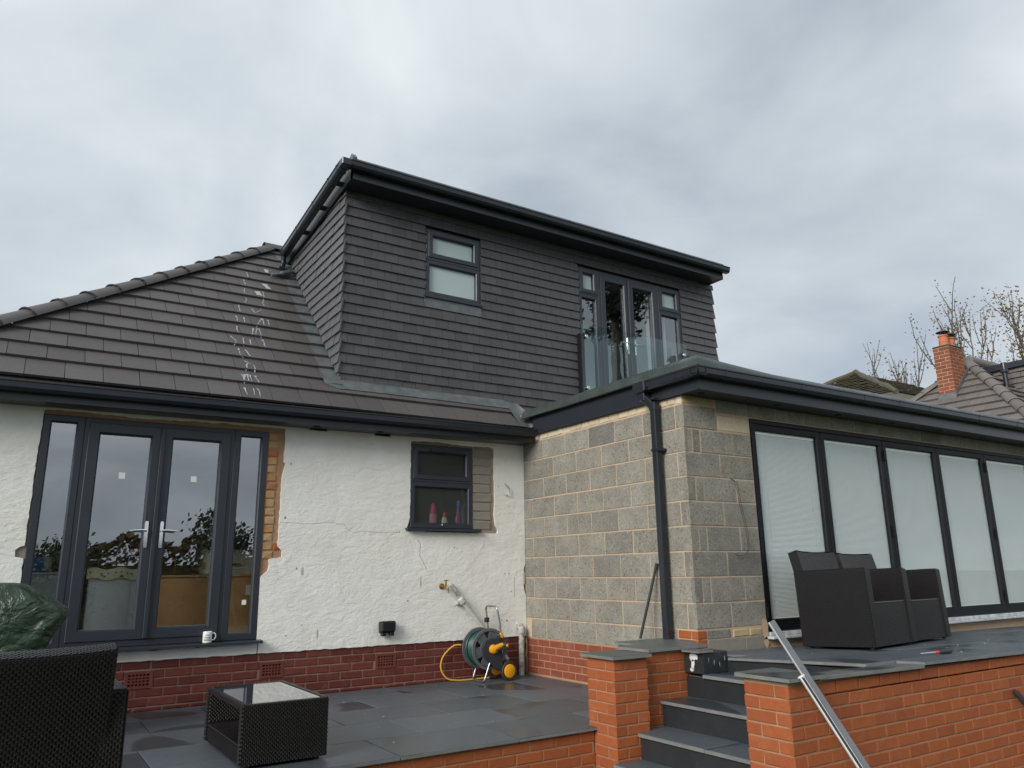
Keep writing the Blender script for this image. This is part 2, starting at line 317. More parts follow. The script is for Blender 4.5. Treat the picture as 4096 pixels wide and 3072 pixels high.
class MB:
    def __init__(s): s.v = []; s.f = []
    def add(s, vs, fs):
        b = len(s.v); s.v += [tuple(p) for p in vs]; s.f += [tuple(i + b for i in f) for f in fs]; return s
    def quad(s, a, b, c, d): return s.add([a, b, c, d], [(0, 1, 2, 3)])
    def box(s, lo, hi):
        x0, y0, z0 = lo; x1, y1, z1 = hi
        return s.add([(x0, y0, z0), (x1, y0, z0), (x1, y1, z0), (x0, y1, z0), (x0, y0, z1), (x1, y0, z1), (x1, y1, z1), (x0, y1, z1)],
                     [(0, 3, 2, 1), (4, 5, 6, 7), (0, 1, 5, 4), (1, 2, 6, 5), (2, 3, 7, 6), (3, 0, 4, 7)])
    def cbox(s, lo, hi, c=0.004, M=None):
        lo = Vector(lo); hi = Vector(hi); c = min(c, *( (hi[i]-lo[i])*0.45 for i in range(3)))
        bm = bmesh.new(); bmesh.ops.create_cube(bm, size=1)
        for v in bm.verts: v.co = Vector(((lo[i]+hi[i])/2 + v.co[i]*(hi[i]-lo[i]) for i in range(3)))
        bmesh.ops.bevel(bm, geom=bm.edges[:], offset=c, segments=1, affect='EDGES', clamp_overlap=True)
        bm.verts.index_update()
        vs = [(M @ v.co) if M else v.co.copy() for v in bm.verts]; fs = [tuple(v.index for v in f.verts) for f in bm.faces]
        bm.free(); return s.add(vs, fs)
    def prism(s, pts, vec, cap=True):
        vec = Vector(vec); a = [Vector(p) for p in pts]; b = [p + vec for p in a]; n = len(a)
        fs = [(i, (i+1) % n, n + (i+1) % n, n + i) for i in range(n)]
        if cap: fs += [tuple(range(n-1, -1, -1)), tuple(range(n, 2*n))]
        return s.add(a + b, fs)
    def tube(s, path, r, n=8, cap=True, closed=False):
        P = [Vector(p) for p in path]; m = len(P); rs = r if isinstance(r, (list, tuple)) else [r]*m
        vs = []; prev = None
        for i in range(m):
            if closed: d = (P[(i+1) % m] - P[i-1])
            else: d = (P[min(i+1, m-1)] - P[max(i-1, 0)])
            d.normalize()
            if prev is None:
                a = Vector((0, 0, 1)) if abs(d.z) < 0.9 else Vector((1, 0, 0)); e1 = d.cross(a).normalized()
            else:
                e1 = (prev - d*prev.dot(d)).normalized()
            prev = e1; e2 = d.cross(e1)
            for k in range(n):
                t = 2*math.pi*k/n; vs.append(P[i] + (e1*math.cos(t) + e2*math.sin(t))*rs[i])
        fs = []
        for i in range(m if closed else m-1):
            j = (i+1) % m
            for k in range(n): fs.append((i*n+k, i*n+(k+1) % n, j*n+(k+1) % n, j*n+k))
        if cap and not closed: fs += [tuple(range(n-1, -1, -1)), tuple((m-1)*n+k for k in range(n))]
        return s.add(vs, fs)
    def lathe(s, prof, M, n=20, close=False):
        """prof: (r, h) about local z of M"""
        vs = []; fs = []
        for r, h in prof:
            for k in range(n):
                t = 2*math.pi*k/n; vs.append(M @ Vector((r*math.cos(t), r*math.sin(t), h)))
        m = len(prof)
        for i in range(m if close else m-1):
            j = (i+1) % m
            for k in range(n): fs.append((i*n+k, i*n+(k+1) % n, j*n+(k+1) % n, j*n+k))
        return s.add(vs, fs)
    def ring(s, T, x0, x1, z0, z1, prof):
        """mitred rectangular frame: prof = [(inset, out), ...] swept round the rectangle; T(x, out, z) gives a point"""
        L = []
        for ins, out in prof:
            L.append([T(x0+ins, out, z0+ins), T(x1-ins, out, z0+ins), T(x1-ins, out, z1-ins), T(x0+ins, out, z1-ins)])
        vs = [p for l in L for p in l]; fs = []
        for i in range(len(L)-1):
            for k in range(4): fs.append((i*4+k, i*4+(k+1) % 4, (i+1)*4+(k+1) % 4, (i+1)*4+k))
        return s.add(vs, fs)
    def mesh(s, name, mat, smooth=False):
        me = bpy.data.meshes.new(name); me.from_pydata(s.v, [], s.f)
        if mat: me.materials.append(MT[mat] if isinstance(mat, str) else mat)
        bm = bmesh.new(); bm.from_mesh(me); bmesh.ops.recalc_face_normals(bm, faces=bm.faces); bm.to_mesh(me); bm.free()
        if smooth:
            for p in me.polygons: p.use_smooth = True
        me.update(); return me
    def raw(s, name, mat, smooth=False):
        me = bpy.data.meshes.new(name); me.from_pydata(s.v, [], s.f); me.materials.append(MT[mat])
        if smooth: me.polygons.foreach_set('use_smooth', [True]*len(me.polygons))
        me.update(); return me
    def build(s, name, mat, parent=None, M=None, smooth=False, kind=None):
        me = s.mesh(name, mat, smooth)
        if smooth: me.set_sharp_from_angle(angle=rad(38))
        return mkobj(name, me, parent, M, kind)

def bentpath(pts, r=0.03, n=5):
    """polyline with rounded corners"""
    P = [Vector(p) for p in pts]; out = [P[0]]
    for i in range(1, len(P)-1):
        a = (P[i-1]-P[i]); b = (P[i+1]-P[i]); q = min(r, a.length*0.45, b.length*0.45)
        A = P[i] + a.normalized()*q; B = P[i] + b.normalized()*q
        for k in range(n+1):
            t = k/n; out.append(A*(1-t)**2 + P[i]*2*t*(1-t) + B*t*t)
    out.append(P[-1]); return out
def spline(pts, n=8):
    P = [Vector(p) for p in pts]; out = []
    for i in range(len(P)-1):
        a, b, c, d = P[max(i-1, 0)], P[i], P[i+1], P[min(i+2, len(P)-1)]
        for k in range(n):
            t = k/n; out.append(0.5*((2*b) + (c-a)*t + (2*a-5*b+4*c-d)*t*t + (3*b-a-3*c+d)*t**3))
    out.append(P[-1]); return out

# ---- brick / block / tile pieces that share mesh data
CACHE = {}
def brickmesh(l, h, d, mat, c=0.003, wob=0.0015, var=0):
    key = ('b', round(l, 3), round(h, 3), round(d, 3), mat, var)
    if key not in CACHE:
        q = random.Random(hash(key) & 0xffff)
        j = lambda: q.uniform(-wob, wob)
        x, z = l/2, h/2
        vs = [(-x, -d, -z), (x, -d, -z), (x, -d, z), (-x, -d, z)]
        vs += [(sx*x + j(), -c, sz*z + j()) for sx, sz in ((-1, -1), (1, -1), (1, 1), (-1, 1))]
        vs += [(sx*(x-c*1.3) + j(), j()*0.7, sz*(z-c*1.3) + j()) for sx, sz in ((-1, -1), (1, -1), (1, 1), (-1, 1))]
        fs = [(3, 2, 1, 0), (8, 9, 10, 11)]
        for k in range(4):
            n = (k+1) % 4; fs += [(k, n, 4+n, 4+k), (4+k, 4+n, 8+n, 8+k)]
        CACHE[key] = MB().add(vs, fs).mesh('piece', mat)
    return CACHE[key]
def piece(name, parent, B, u0, u1, z0, z1, mat, d=0.03, proud=0.0, c=0.003, wob=0.0015):
    """one brick or block, front face on the plane of basis B"""
    me = brickmesh(round(u1-u0, 3), round(z1-z0, 3), d, mat, c, wob, RND.randrange(3))
    M = B @ Matrix.Translation(Vector(((u0+u1)/2, proud + RND.uniform(-0.0012, 0.0012), (z0+z1)/2))) @ Matrix.Rotation(RND.uniform(-0.004, 0.004), 4, 'Y')
    return mkobj(name, me, parent, M)
def courses(name, parent, B, u0, u1, z0, z1, mat, ch=0.075, ul=0.225, j=0.010, starts=(0.0, 0.1125), skip=None, d=0.03, top=False, c=0.003, wob=0.0015, anchor=None, mats=None, holes=(), ztop=None):
    """stretcher courses from z0 up (or from z1 down) between u0 and u1"""
    n = int(math.ceil((z1-z0)/ch - 1e-6))
    for k in range(n):
        if top: b = z1 - ch*(k+1); t = z1 - ch*k - j
        else: b = z0 + ch*k + j; t = z0 + ch*(k+1)
        b = max(b, z0); t = min(t, z1)
        if t - b < 0.012: continue
        st = (anchor if anchor is not None else u0) + starts[k % len(starts)] - ul*60
        while st < u1:
            a, e = max(st, u0), min(st + ul - j, u1)
            segs = [(a, e)]
            for h0, h1, g0, g1 in holes:
                if g0 < (b+t)/2 < g1: segs = [q_ for s0, s1 in segs for q_ in ((s0, min(s1, h0)), (max(s0, h1), s1))]
            for s0, s1 in segs:
                tt = min(t, ztop((s0+s1)/2)) if ztop else t
                if s1 - s0 > 0.018 and tt - b > 0.012 and not (skip and skip((s0+s1)/2, (b+t)/2)):
                    piece(name, parent, B, s0, s1, b, tt, mats(RND) if mats else mat, d, 0, c, wob)
            st += ul

def clip(poly, a, b):
    """keep the part of a 2-D polygon on the left of the line a->b"""
    out = []; n = len(poly)
    sd_ = lambda p: (b[0]-a[0])*(p[1]-a[1]) - (b[1]-a[1])*(p[0]-a[0])
    for i in range(n):
        p, q = poly[i], poly[(i+1) % n]; sp, sq = sd_(p), sd_(q)
        if sp >= 0: out.append(p)
        if (sp > 0 > sq) or (sp < 0 < sq):
            t = sp/(sp-sq); out.append((p[0]+(q[0]-p[0])*t, p[1]+(q[1]-p[1])*t))
    return out
def area(poly): return abs(sum(poly[i][0]*poly[(i+1) % len(poly)][1] - poly[(i+1) % len(poly)][0]*poly[i][1] for i in range(len(poly))))/2

def tilegeo(poly, v0, hb, ht, length, th):
    """flat tile lying on a plane (u, v, h): lower edge at height hb, falling to ht over its length"""
    H = lambda v: hb + (ht-hb)*(v-v0)/length
    n = len(poly)
    vs = [(u, v, H(v)) for u, v in poly] + [(u, v, H(v)-th) for u, v in poly]
    fs = [tuple(range(n)), tuple(range(2*n-1, n-1, -1))] + [(i, n+i, n+(i+1) % n, (i+1) % n) for i in range(n)]
    return vs, fs
def tile_piece(name, parent, B, u0, v0, wd, ln, poly, hb, ht, th, mat, jit=0.0015):
    """a tile object; whole tiles share one mesh, cut ones get their own"""
    whole = poly is None
    if whole: poly = [(0, 0), (wd, 0), (wd, ln), (0, ln)]
    else: poly = [(u-u0, v-v0) for u, v in poly]
    key = ('t', round(wd, 3), round(ln, 3), mat, hb)
    if whole and key in CACHE: me = CACHE[key]
    else:
        vs, fs = tilegeo(poly, 0, hb, ht, ln, th); me = MB().add(vs, fs).mesh('tile', mat)
        if whole: CACHE[key] = me
    M = B @ Matrix.Translation(Vector((u0, v0, RND.uniform(-jit, jit)))) @ Matrix.Rotation(RND.uniform(-0.003, 0.003), 4, 'Z') @ Matrix.Rotation(RND.uniform(-0.004, 0.004), 4, 'X')
    return mkobj(name, me, parent, M)

def sheet(mb, outer, holes, P, th):
    """flat sheet with holes: outer and holes are 2-D loops, P(x, z, depth) maps them; th is the thickness behind"""
    loops = [outer] + holes
    tri = tessellate_polygon([[Vector((x, z, 0)) for x, z in l] for l in loops])
    flat = [p for l in loops for p in l]; n = len(flat)
    vs = [P(x, z, 0) for x, z in flat] + [P(x, z, th) for x, z in flat]
    fs = [tuple(t) for t in tri]; b = 0
    for l in loops:
        for i in range(len(l)):
            j = (i+1) % len(l); fs.append((b+i, b+j, n+b+j, n+b+i))
        b += len(l)
    mb.add(vs, fs)
def jag(pts, amp=0.006, step=0.04, seed=1, close=False):
    """ragged version of a 2-D polyline"""
    q = random.Random(seed); out = []
    n = len(pts) if close else len(pts)-1
    for i in range(n):
        a, b = pts[i], pts[(i+1) % len(pts)]; L = math.dist(a, b); m = max(1, int(L/step))
        for k in range(m):
            t = k/m; ax = amp if 0 < k else amp*0.4
            out.append((a[0]+(b[0]-a[0])*t + q.uniform(-ax, ax), a[1]+(b[1]-a[1])*t + q.uniform(-ax, ax)))
    if not close: out.append(pts[-1])
    return out

# ---- windows and doors
def glazed(T, parent, x0, x1, z0, z1, fw_, sash=None, mat='upvc', glass='glass', pane='pane', out=0.0, dep=0.07, gd=-0.03):
    """one glazed light inside a frame bay: optional sash ring and a pane"""
    g = 0.0
    if sash:
        MB().ring(T, x0, x1, z0, z1, [(0.0, gd), (0.0, out+0.016), (0.005, out+0.020), (sash-0.016, out+0.020), (sash-0.004, out+0.006), (sash, gd)]).build('sash', mat, parent)
        g = sash
    m = MB(); a = g - 0.005
    m.add([T(x0+a, gd, z0+a), T(x1-a, gd, z0+a), T(x1-a, gd, z1-a), T(x0+a, gd, z1-a)], [(0, 1, 2, 3)])
    return m.build(pane, glass, parent)
def handle(T, parent, x, z, side, h=0.24):
    m = MB()
    c = lambda a, o, b: T(x+a, o, z+b)
    B = Matrix.Identity(4)
    pts = [(-0.015, -h/2), (0.015, -h/2), (0.018, -h/2+0.02), (0.018, h/2-0.02), (0.013, h/2), (-0.013, h/2), (-0.018, h/2-0.02), (-0.018, -h/2+0.02)]
    n = len(pts); vs = [c(a, 0.021, b) for a, b in pts] + [c(a*0.8, 0.033, b*0.985) for a, b in pts]
    m.add(vs, [tuple(range(n, 2*n))] + [(i, (i+1) % n, n+(i+1) % n, n+i) for i in range(n)])
    m.tube([c(0, 0.03, 0.035), c(0, 0.062, 0.035)], 0.011, 10)
    m.tube([c(0, 0.062, 0.035), c(side*0.05, 0.068, 0.037), c(side*0.10, 0.064, 0.034), c(side*0.135, 0.055, 0.028)], [0.011, 0.010, 0.009, 0.008], 8)
    m.tube([c(0, 0.032, -0.065), c(0, 0.040, -0.065)], 0.011, 10)
    return m.build('door_handle', 'chrome', parent, smooth=True)

# ---- gutter profile (out, z) and its runs
GUT = [(0, 0.078), (0, 0.020), (0.018, 0), (0.080, 0), (0.100, 0.026), (0.104, 0.070), (0.112, 0.076), (0.112, 0.086), (0.098, 0.086), (0.094, 0.030), (0.077, 0.006), (0.020, 0.006), (0.006, 0.022), (0.006, 0.078)]
def gutter(parent, O, along, outv, length, fall=0.0, clips=(), unions=(), name='gutter', clipname='gutter_clip'):
    O = Vector(O); along = Vector(along); outv = Vector(outv)
    P = lambda d, k=1.0, g=0.0: [O + along*d + outv*((a-0.05)*k + 0.05) + Vector((0, 0, (b-0.043)*k + 0.043 - fall*d/length)) for a, b in GUT]
    m = MB(); a = P(0); b = P(length); n = len(a)
    m.add(a + b, [(i, (i+1) % n, n+(i+1) % n, n+i) for i in range(n)] + [tuple(range(n)), tuple(range(n, 2*n))])
    g = m.build(name, 'gutter', parent)
    OUT = [(0.0, 0.018), (0.018, -0.003), (0.081, -0.003), (0.103, 0.026), (0.107, 0.070), (0.115, 0.076), (0.115, 0.089), (0.107, 0.093), (0.108, 0.079), (0.101, 0.070), (0.097, 0.028), (0.079, 0.001), (0.019, 0.001), (0.003, 0.02)]
    for lst, wdt in ((clips, 0.022), (unions, 0.06)):
        for d in lst:
            k = [O + along*d + outv*x_ + Vector((0, 0, z_ - fall*d/length)) for x_, z_ in OUT]
            MB().prism(k, along*wdt).build(clipname, 'gutter', g)
    return g

# ================================================================== SETTING
GZ = -1.50; PZ = -1.06
g = MB(); g.quad((-220, -220, GZ), (260, -220, GZ), (260, 260, GZ), (-220, 260, GZ)); mkobj('lawn', g.mesh('lawn', 'grass'), kind='structure')
def deckz(x, y):
    t = (y + 2.68)/(-4.63 + 2.68); b = -0.640 - 0.006*x; f = -0.552 - 0.012*x
    return b + (f-b)*t

# ---- lower patio
m = MB(); m.box((-6.6, -2.80, GZ), (0.0, 0.02, PZ-0.009)); m.box((-6.6, -4.6, GZ), (-3.95, -2.80, PZ-0.009))
patio = m.build('patio', 'joint'); patio['kind'] = 'structure'
def slab(parent, x0, x1, y0, y1, zf, th=0.022, mat='slab', name='paving_slab', c=0.004, edge=True):
    q = lambda x, y, dz: (x, y, (zf(x, y) if callable(zf) else zf) + dz)
    t = RND.uniform(-0.0012, 0.0012)
    vs = [q(x0, y0, -th), q(x1, y0, -th), q(x1, y1, -th), q(x0, y1, -th), q(x0, y0, t-c), q(x1, y0, t-c), q(x1, y1, t-c), q(x0, y1, t-c), q(x0+c, y0+c, t), q(x1-c, y0+c, t), q(x1-c, y1-c, t), q(x0+c, y1-c, t)]
    cx, cy = (x0+x1)/2, (y0+y1)/2; cz = vs[8][2]
    fs = [(3, 2, 1, 0), (8, 9, 10, 11)]
    for k in range(4):
        n = (k+1) % 4; fs += [(k, n, 4+n, 4+k), (4+k, 4+n, 8+n, 8+k)]
    me = MB().add([(a-cx, b-cy, d-cz) for a, b, d in vs], fs).mesh(name, mat); me.materials.append(MT['slabedge'])
    for p_ in me.polygons: p_.material_index = 1 if (abs(p_.normal.z) < 0.4 and edge) else 0
    return mkobj(name, me, parent, Matrix.Translation((cx, cy, cz)))
rows = [(-2.870, -2.275, 0.11), (-2.268, -1.672, 0.55), (-1.665, -1.070, 0.20), (-1.063, -0.468, 0.72), (-0.461, 0.0, 0.35)]
for y0, y1, st in rows:
    x = -6.6 + st - 0.9
    while x < -0.01:
        a, b = max(x, -6.6), min(x + 0.893, -0.006)
        if b - a > 0.05: slab(patio, a, b, y0, y1, PZ, edge=(y0 < -2.8))
        x += 0.90
for i, y0 in enumerate((-3.475, -4.08)):
    x = -6.6 - 0.3*i
    while x < -3.95:
        a, b = max(x, -6.6), min(x+0.893, -3.92)
        if b - a > 0.05: slab(patio, a, b, y0, y0+0.598, PZ, edge=False)
        x += 0.90

# ---- upper terrace (falls gently towards the house)
tx0, tx1 = -0.19, 8.4
m = MB()
vs = [(tx0, -4.40, GZ), (tx1, -4.40, GZ), (tx1, -2.70, GZ), (tx0, -2.70, GZ)] + [(x, y, deckz(x, y)-0.026) for x, y in ((tx0, -4.40), (tx1, -4.40), (tx1, -2.70), (tx0, -2.70))]
m.add(vs, [(0, 1, 2, 3), (4, 5, 6, 7), (0, 1, 5, 4), (1, 2, 6, 5), (2, 3, 7, 6), (3, 0, 4, 7)])
terrace = m.build('terrace', 'joint'); terrace['kind'] = 'structure'
for y0, y1, st in ((-4.425, -3.83, 0.0), (-3.823, -3.228, 0.45), (-3.221, -2.72, 0.2)):
    x = -0.245
    first = True
    while x < tx1:
        ln = (0.9 - st) if (first and st) else 0.9
        a, b = x, min(x+ln-0.007, tx1)
        if not (y0 > -3.3 and b < 0.0): slab(terrace, max(a, 0.02) if y0 > -3.3 else a, b, y0, y1, deckz)
        x += ln; first = False
dc = lambda x, y: deckz(x, y) - (0.018 if x < 0.1 else 0.0)
for a, b in ((-1.02, -0.66), (-0.653, 0.088)): slab(terrace, a, b, -4.635, -4.432, lambda x, y: deckz(x, y) - 0.018, mat='coping', name='coping_slab')
x = 0.095
while x < tx1:
    slab(terrace, x, min(x+0.893, tx1), -4.635, -4.432, deckz, name='coping_slab'); x += 0.90

# ================================================================== LOW WALLS AND STEPS
U, NX, NY = (1, 0, 0), (-1, 0, 0), (0, -1, 0)
# patio retaining wall
pw = thing('patio_retaining_wall', 'low orange brick retaining wall under the front edge of the slate patio', 'wall', (-3.0, -2.84, GZ))
core = MB(); core.box((-3.93, -2.834, GZ), (-1.31, -2.77, PZ-0.026)); core.box((-3.93, -4.56, GZ), (-3.88, -2.834, PZ-0.026))
c = core.build('mortar_core', 'mortar_orange', pw)
courses('brick', c, basis((0, -2.84, 0), U, NY), -3.93, -1.305, GZ, PZ-0.026, 'orange', top=True, starts=(0.02, 0.1325))

# pier + low wall on the far side of the steps
fwl = thing('brick_pier_wall', 'orange brick pier and short low wall with two slate copings left of the garden steps', 'wall', (-1.14, -3.0, GZ))
core = MB(); core.box((-1.294, -3.084, GZ), (-0.976, -2.776, -0.572)); core.box((-0.976, -2.994, GZ), (-0.29, -2.70, -0.556)); core.box((-0.58, -2.70, GZ), (-0.02, -2.30, -0.556))
c = core.build('mortar_core', 'mortar_orange', fwl)
courses('brick', c, basis((0, -3.09, 0), U, NY), -1.30, -0.97, GZ, -0.575, 'orange', top=True, starts=(0.0, 0.1075), anchor=-1.192, d=0.03)
courses('brick', c, basis((-1.30, 0, 0), (0, 1, 0), NX), -3.087, -2.77, GZ, -0.575, 'orange', top=True, starts=(0.108, 0.0), anchor=-3.09, d=0.03)
courses('brick', c, basis((0, -3.0, 0), U, NY), -0.968, -0.42, GZ, -0.56, 'orange', top=True, starts=(0.07, 0.185), d=0.03)
slab(fwl, -1.335, -0.955, -3.125, -2.735, -0.546, 0.024, 'coping', 'pier_cap')
slab(fwl, -0.90, -0.25, -3.035, -2.66, lambda x, y: -0.528+0.03*(x+1.0)*0.2, 0.024, 'coping', 'coping_slab')
slab(fwl, -0.60, -0.02, -2.655, -2.27, -0.535, 0.022, 'coping', 'coping_slab')

# terrace retaining wall with pier on the near side of the steps
tw = thing('terrace_retaining_wall', 'long orange brick retaining wall and end pier below the raised terrace', 'wall', (2.0, -4.6, GZ))
core = MB(); core.box((-1.264, -4.594, GZ), (-0.94, -4.276, -0.586)); core.box((-0.94, -4.594, GZ), (8.4, -4.39, -0.70))
vs = [(-0.94, -4.594, -0.60), (8.4, -4.594, -0.60), (8.4, -4.40, -0.60), (-0.94, -4.40, -0.60)]
c = core.build('mortar_core', 'mortar_orange', tw)
m = MB(); m.add([(-0.93, -4.586, -0.62), (8.4, -4.586, -0.74), (8.4, -4.45, -0.74), (-0.93, -4.45, -0.62), (-0.93, -4.586, deckz(-0.93, -4.6)-0.042), (8.4, -4.586, deckz(8.4, -4.6)-0.024), (8.4, -4.45, deckz(8.4, -4.6)-0.024), (-0.93, -4.45, deckz(-0.93, -4.6)-0.042)], [(0, 1, 2, 3), (4, 5, 6, 7), (0, 1, 5, 4), (1, 2, 6, 5), (2, 3, 7, 6), (3, 0, 4, 7)])
m.build('bedding_mortar', 'mortar_grey', tw)
av = (1.55, 1.77, -1.042, -0.902)
sk = lambda u, z: av[0]-0.03 < u < av[1]+0.03 and av[2]-0.01 < z < av[3]+0.01
B = basis((0, -4.60, 0), U, NY)
courses('brick', c, B, -1.27, 4.2, GZ, -0.592, 'orange', top=True, starts=(0.0, 0.1125), anchor=-1.27, holes=((av[0]-0.01, av[1]+0.01, av[2]-0.03, av[3]+0.03),), ztop=lambda u: -0.592 if u < -0.95 else min(-0.592, deckz(u, -4.6)-(0.050 if u < 0.1 else 0.030)))
courses('brick', c, basis((-1.27, 0, 0), (0, 1, 0), NX), -4.597, -4.27, GZ, -0.592, 'orange', top=True, starts=(0.11, 0.0), anchor=-4.60)
m = MB(); T = lambda x, o, z: (x, -4.60-o, z)
m.cbox((av[0], -4.603, av[2]+0.004), (av[1], -4.58, av[3]-0.004), 0.003)
ab = m.build('air_brick', 'plinth', tw)
for i in range(7):
    z = av[2]+0.016+i*0.0185
    MB().cbox((av[0]+0.006, -4.612, z), (av[1]-0.006, -4.60, z+0.010), 0.003).build('louvre', 'plinth', ab)
slab(tw, -1.305, -0.955, -4.640, -4.238, -0.548, 0.024, 'coping', 'pier_cap')
m = MB(); m.box((-1.268, -4.598, -0.59), (-0.98, -4.272, -0.573)); m.build('bedding_mortar', 'mortar_grey', tw)

# garden steps: climb towards +x between the two walls
st = thing('garden_steps', 'slate clad garden steps climbing between the orange brick walls to the terrace', 'steps', (-0.9, -3.7, GZ))
TR = [(-0.51, -0.725, -0.20), (-0.785, -0.905, -0.48), (-1.105, -1.090, -0.755), (-1.345, -1.270, -1.07)]
for i, (xn, z, xr) in enumerate(TR):
    y0, y1 = (-4.386, -3.004) if i < 2 else ((-4.386, -3.095) if i == 2 else (-4.70, -3.095))
    if i == 3: y0 = -4.268
    if i == 2:
        slab(st, xn, xr, -3.745, y1, z, 0.026, 'slab', 'tread'); slab(st, xn, xr, -4.265, -3.749, z, 0.026, 'slab', 'tread')
        slab(st, -0.965, xr, -4.386, -4.27, z, 0.026, 'slab', 'tread'); slab(st, -0.972, xr, y1+0.002, -3.004, z, 0.026, 'slab', 'tread')
    else: slab(st, xn, xr, y0 if i != 0 else -4.386, y1 if i else -3.20, z, 0.026, 'slab', 'tread')
# risers: the panel under each nosing
for xn, zt, zb in ((-0.245, None, -0.725), (-0.51, -0.725, -0.905), (-0.785, -0.905, -1.09), (-1.105, -1.09, -1.27), (-1.345, -1.27, GZ)):
    y0, y1 = (-4.388, -3.006) if xn > -1.0 else (-4.266, -3.098)
    if zt is None: y0, y1, zt = -4.388, -3.04, deckz(-0.22, -3.9)-0.0
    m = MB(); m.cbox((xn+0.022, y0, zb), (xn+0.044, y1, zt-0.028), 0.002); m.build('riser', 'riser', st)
m = MB(); m.box((-0.46, -4.38, GZ), (-0.20, -3.01, -0.752)); m.box((-0.735, -4.38, GZ), (-0.46, -3.01, -0.932)); m.box((-1.05, -4.25, GZ), (-0.735, -3.10, -1.118)); m.box((-1.29, -4.25, GZ), (-1.05, -3.10, -1.298))
m.build('step_core', 'mortar_grey', st)
# slate clad plinth beside the top step
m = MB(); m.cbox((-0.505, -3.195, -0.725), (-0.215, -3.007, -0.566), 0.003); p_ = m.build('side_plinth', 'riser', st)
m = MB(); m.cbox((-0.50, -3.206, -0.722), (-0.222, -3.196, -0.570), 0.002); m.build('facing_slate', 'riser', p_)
slab(p_, -0.56, -0.40, -3.225, -3.04, -0.548, 0.016, 'coping', 'coping_slab')
# smears on the risers come after blob2
# white spill on the plinth
def blob2(cx, cy, rx, ry, n=18, seed=0, j=0.35):
    q = random.Random(seed); return [(cx + rx*math.cos(2*math.pi*k/n)*(1+q.uniform(-j, j)), cy + ry*math.sin(2*math.pi*k/n)*(1+q.uniform(-j, j))) for k in range(n)]
def decal(name, mat, parent, loops, P):
    m = MB()
    for l in loops:
        b = len(m.v); m.v += [P(a, c_) for a, c_ in l]; m.f.append(tuple(range(b, b+len(l))))
    return mkobj(name, m.raw(name, mat), parent)
decal('plaster_spill', 'white', p_, [blob2(-3.11, -0.60, 0.045, 0.03, 18, 3), blob2(-3.10, -0.655, 0.016, 0.045, 18, 4, 0.5), blob2(-3.09, -0.70, 0.02, 0.012, 12, 5)], lambda a, z: (-0.507, a, z))
decal('plaster_spill', 'streak', p_, [blob2(-0.44+0.06*i, -0.62-0.02*(i % 3), 0.004, 0.02, 8, 7+i, 0.4) for i in range(4)], lambda a, z: (a, -3.208, z))


# ================================================================== BUNGALOW
bung = thing('bungalow', 'white rendered bungalow with tiled hip roof and large dark tile-hung dormer', 'house', (-1.0, 2.5, PZ))
DOOR = (-5.011, -3.072, -0.515, 1.467); WIN = (-1.497, -0.717, 0.549, 1.474)
rect = lambda x0, x1, z0, z1: [(x0, z0), (x1, z0), (x1, z1), (x0, z1)]
# masonry behind the render, with reveals
m = MB(); sheet(m, rect(-5.9, 0.0, PZ-0.05, 1.62), [rect(*DOOR), rect(*WIN)], lambda x, z, d: (x, 0.030+d, z), 0.24)
wall = m.build('masonry_wall', 'cement', bung)
# house sides and back
m = MB(); m.box((-5.9, 0.03, PZ-0.05), (-5.7, 6.0, 1.62)); m.box((-5.9, 5.8, PZ-0.05), (4.3, 6.0, 1.62)); m.box((4.1, 0.24, PZ-0.05), (4.3, 5.8, 1.62)); m.box((0.02, 0.03, PZ-0.05), (4.3, 0.24, 1.62))
m.build('side_wall', 'render', bung)
# render coat with ragged holes
top_ = [(-5.013, 1.498), (-4.942, 1.505), (-4.733, 1.508), (-4.45, 1.499), (-4.178, 1.493), (-3.823, 1.507), (-3.448, 1.516), (-3.186, 1.512)]
right_ = [(-2.904, 1.516), (-2.903, 1.342), (-2.905, 1.176), (-2.887, 1.157), (-2.916, 1.012), (-2.914, 0.823), (-2.916, 0.557), (-2.917, 0.34), (-2.872, 0.301), (-2.871, 0.243), (-3.001, 0.215), (-2.989, 0.166), (-3.001, 0.109), (-3.068, 0.052)]
left_ = [(-5.021, 0.038), (-5.025, 0.235), (-5.084, 0.246), (-5.089, 0.301), (-5.056, 0.328), (-5.027, 0.334), (-5.027, 0.535), (-5.023, 0.797), (-5.027, 1.086), (-5.016, 1.241), (-5.016, 1.444)]
hole1 = jag(top_ + right_, 0.005, 0.035, 3) + [(-3.066, -0.30), (-3.064, -0.555)] + jag([(-3.064, -0.555), (-4.0, -0.56), (-5.02, -0.553)], 0.008, 0.05, 8)[1:] + jag(left_, 0.004, 0.035, 5)
hole2 = jag([(-1.503, 1.486), (-1.492, 1.498), (-1.332, 1.512), (-1.109, 1.51), (-0.861, 1.497), (-0.625, 1.503), (-0.495, 1.509), (-0.429, 1.49), (-0.422, 1.24), (-0.416, 0.922), (-0.422, 0.671), (-0.41, 0.593), (-0.377, 0.547), (-0.383, 0.504), (-0.718, 0.503), (-1.545, 0.513), (-1.523, 0.586), (-1.502, 0.659), (-1.501, 1.027)], 0.004, 0.035, 9, True)
outer = [(-5.9, -0.648)] + jag([(-5.9, -0.645), (0.0, -0.648)], 0.004, 0.05, 21)[1:-1] + [(-0.001, -0.648)] + jag([(-0.002, -0.2), (-0.03, -0.1), (-0.028, 0.08), (-0.002, 0.16)], 0.004, 0.04, 30) + [(-0.001, 1.60), (-5.9, 1.60)]
m = MB(); sheet(m, outer, [hole1, hole2], lambda x, z, d: (x, d, z), 0.020)
rend = m.build('render_coat', 'render', bung)
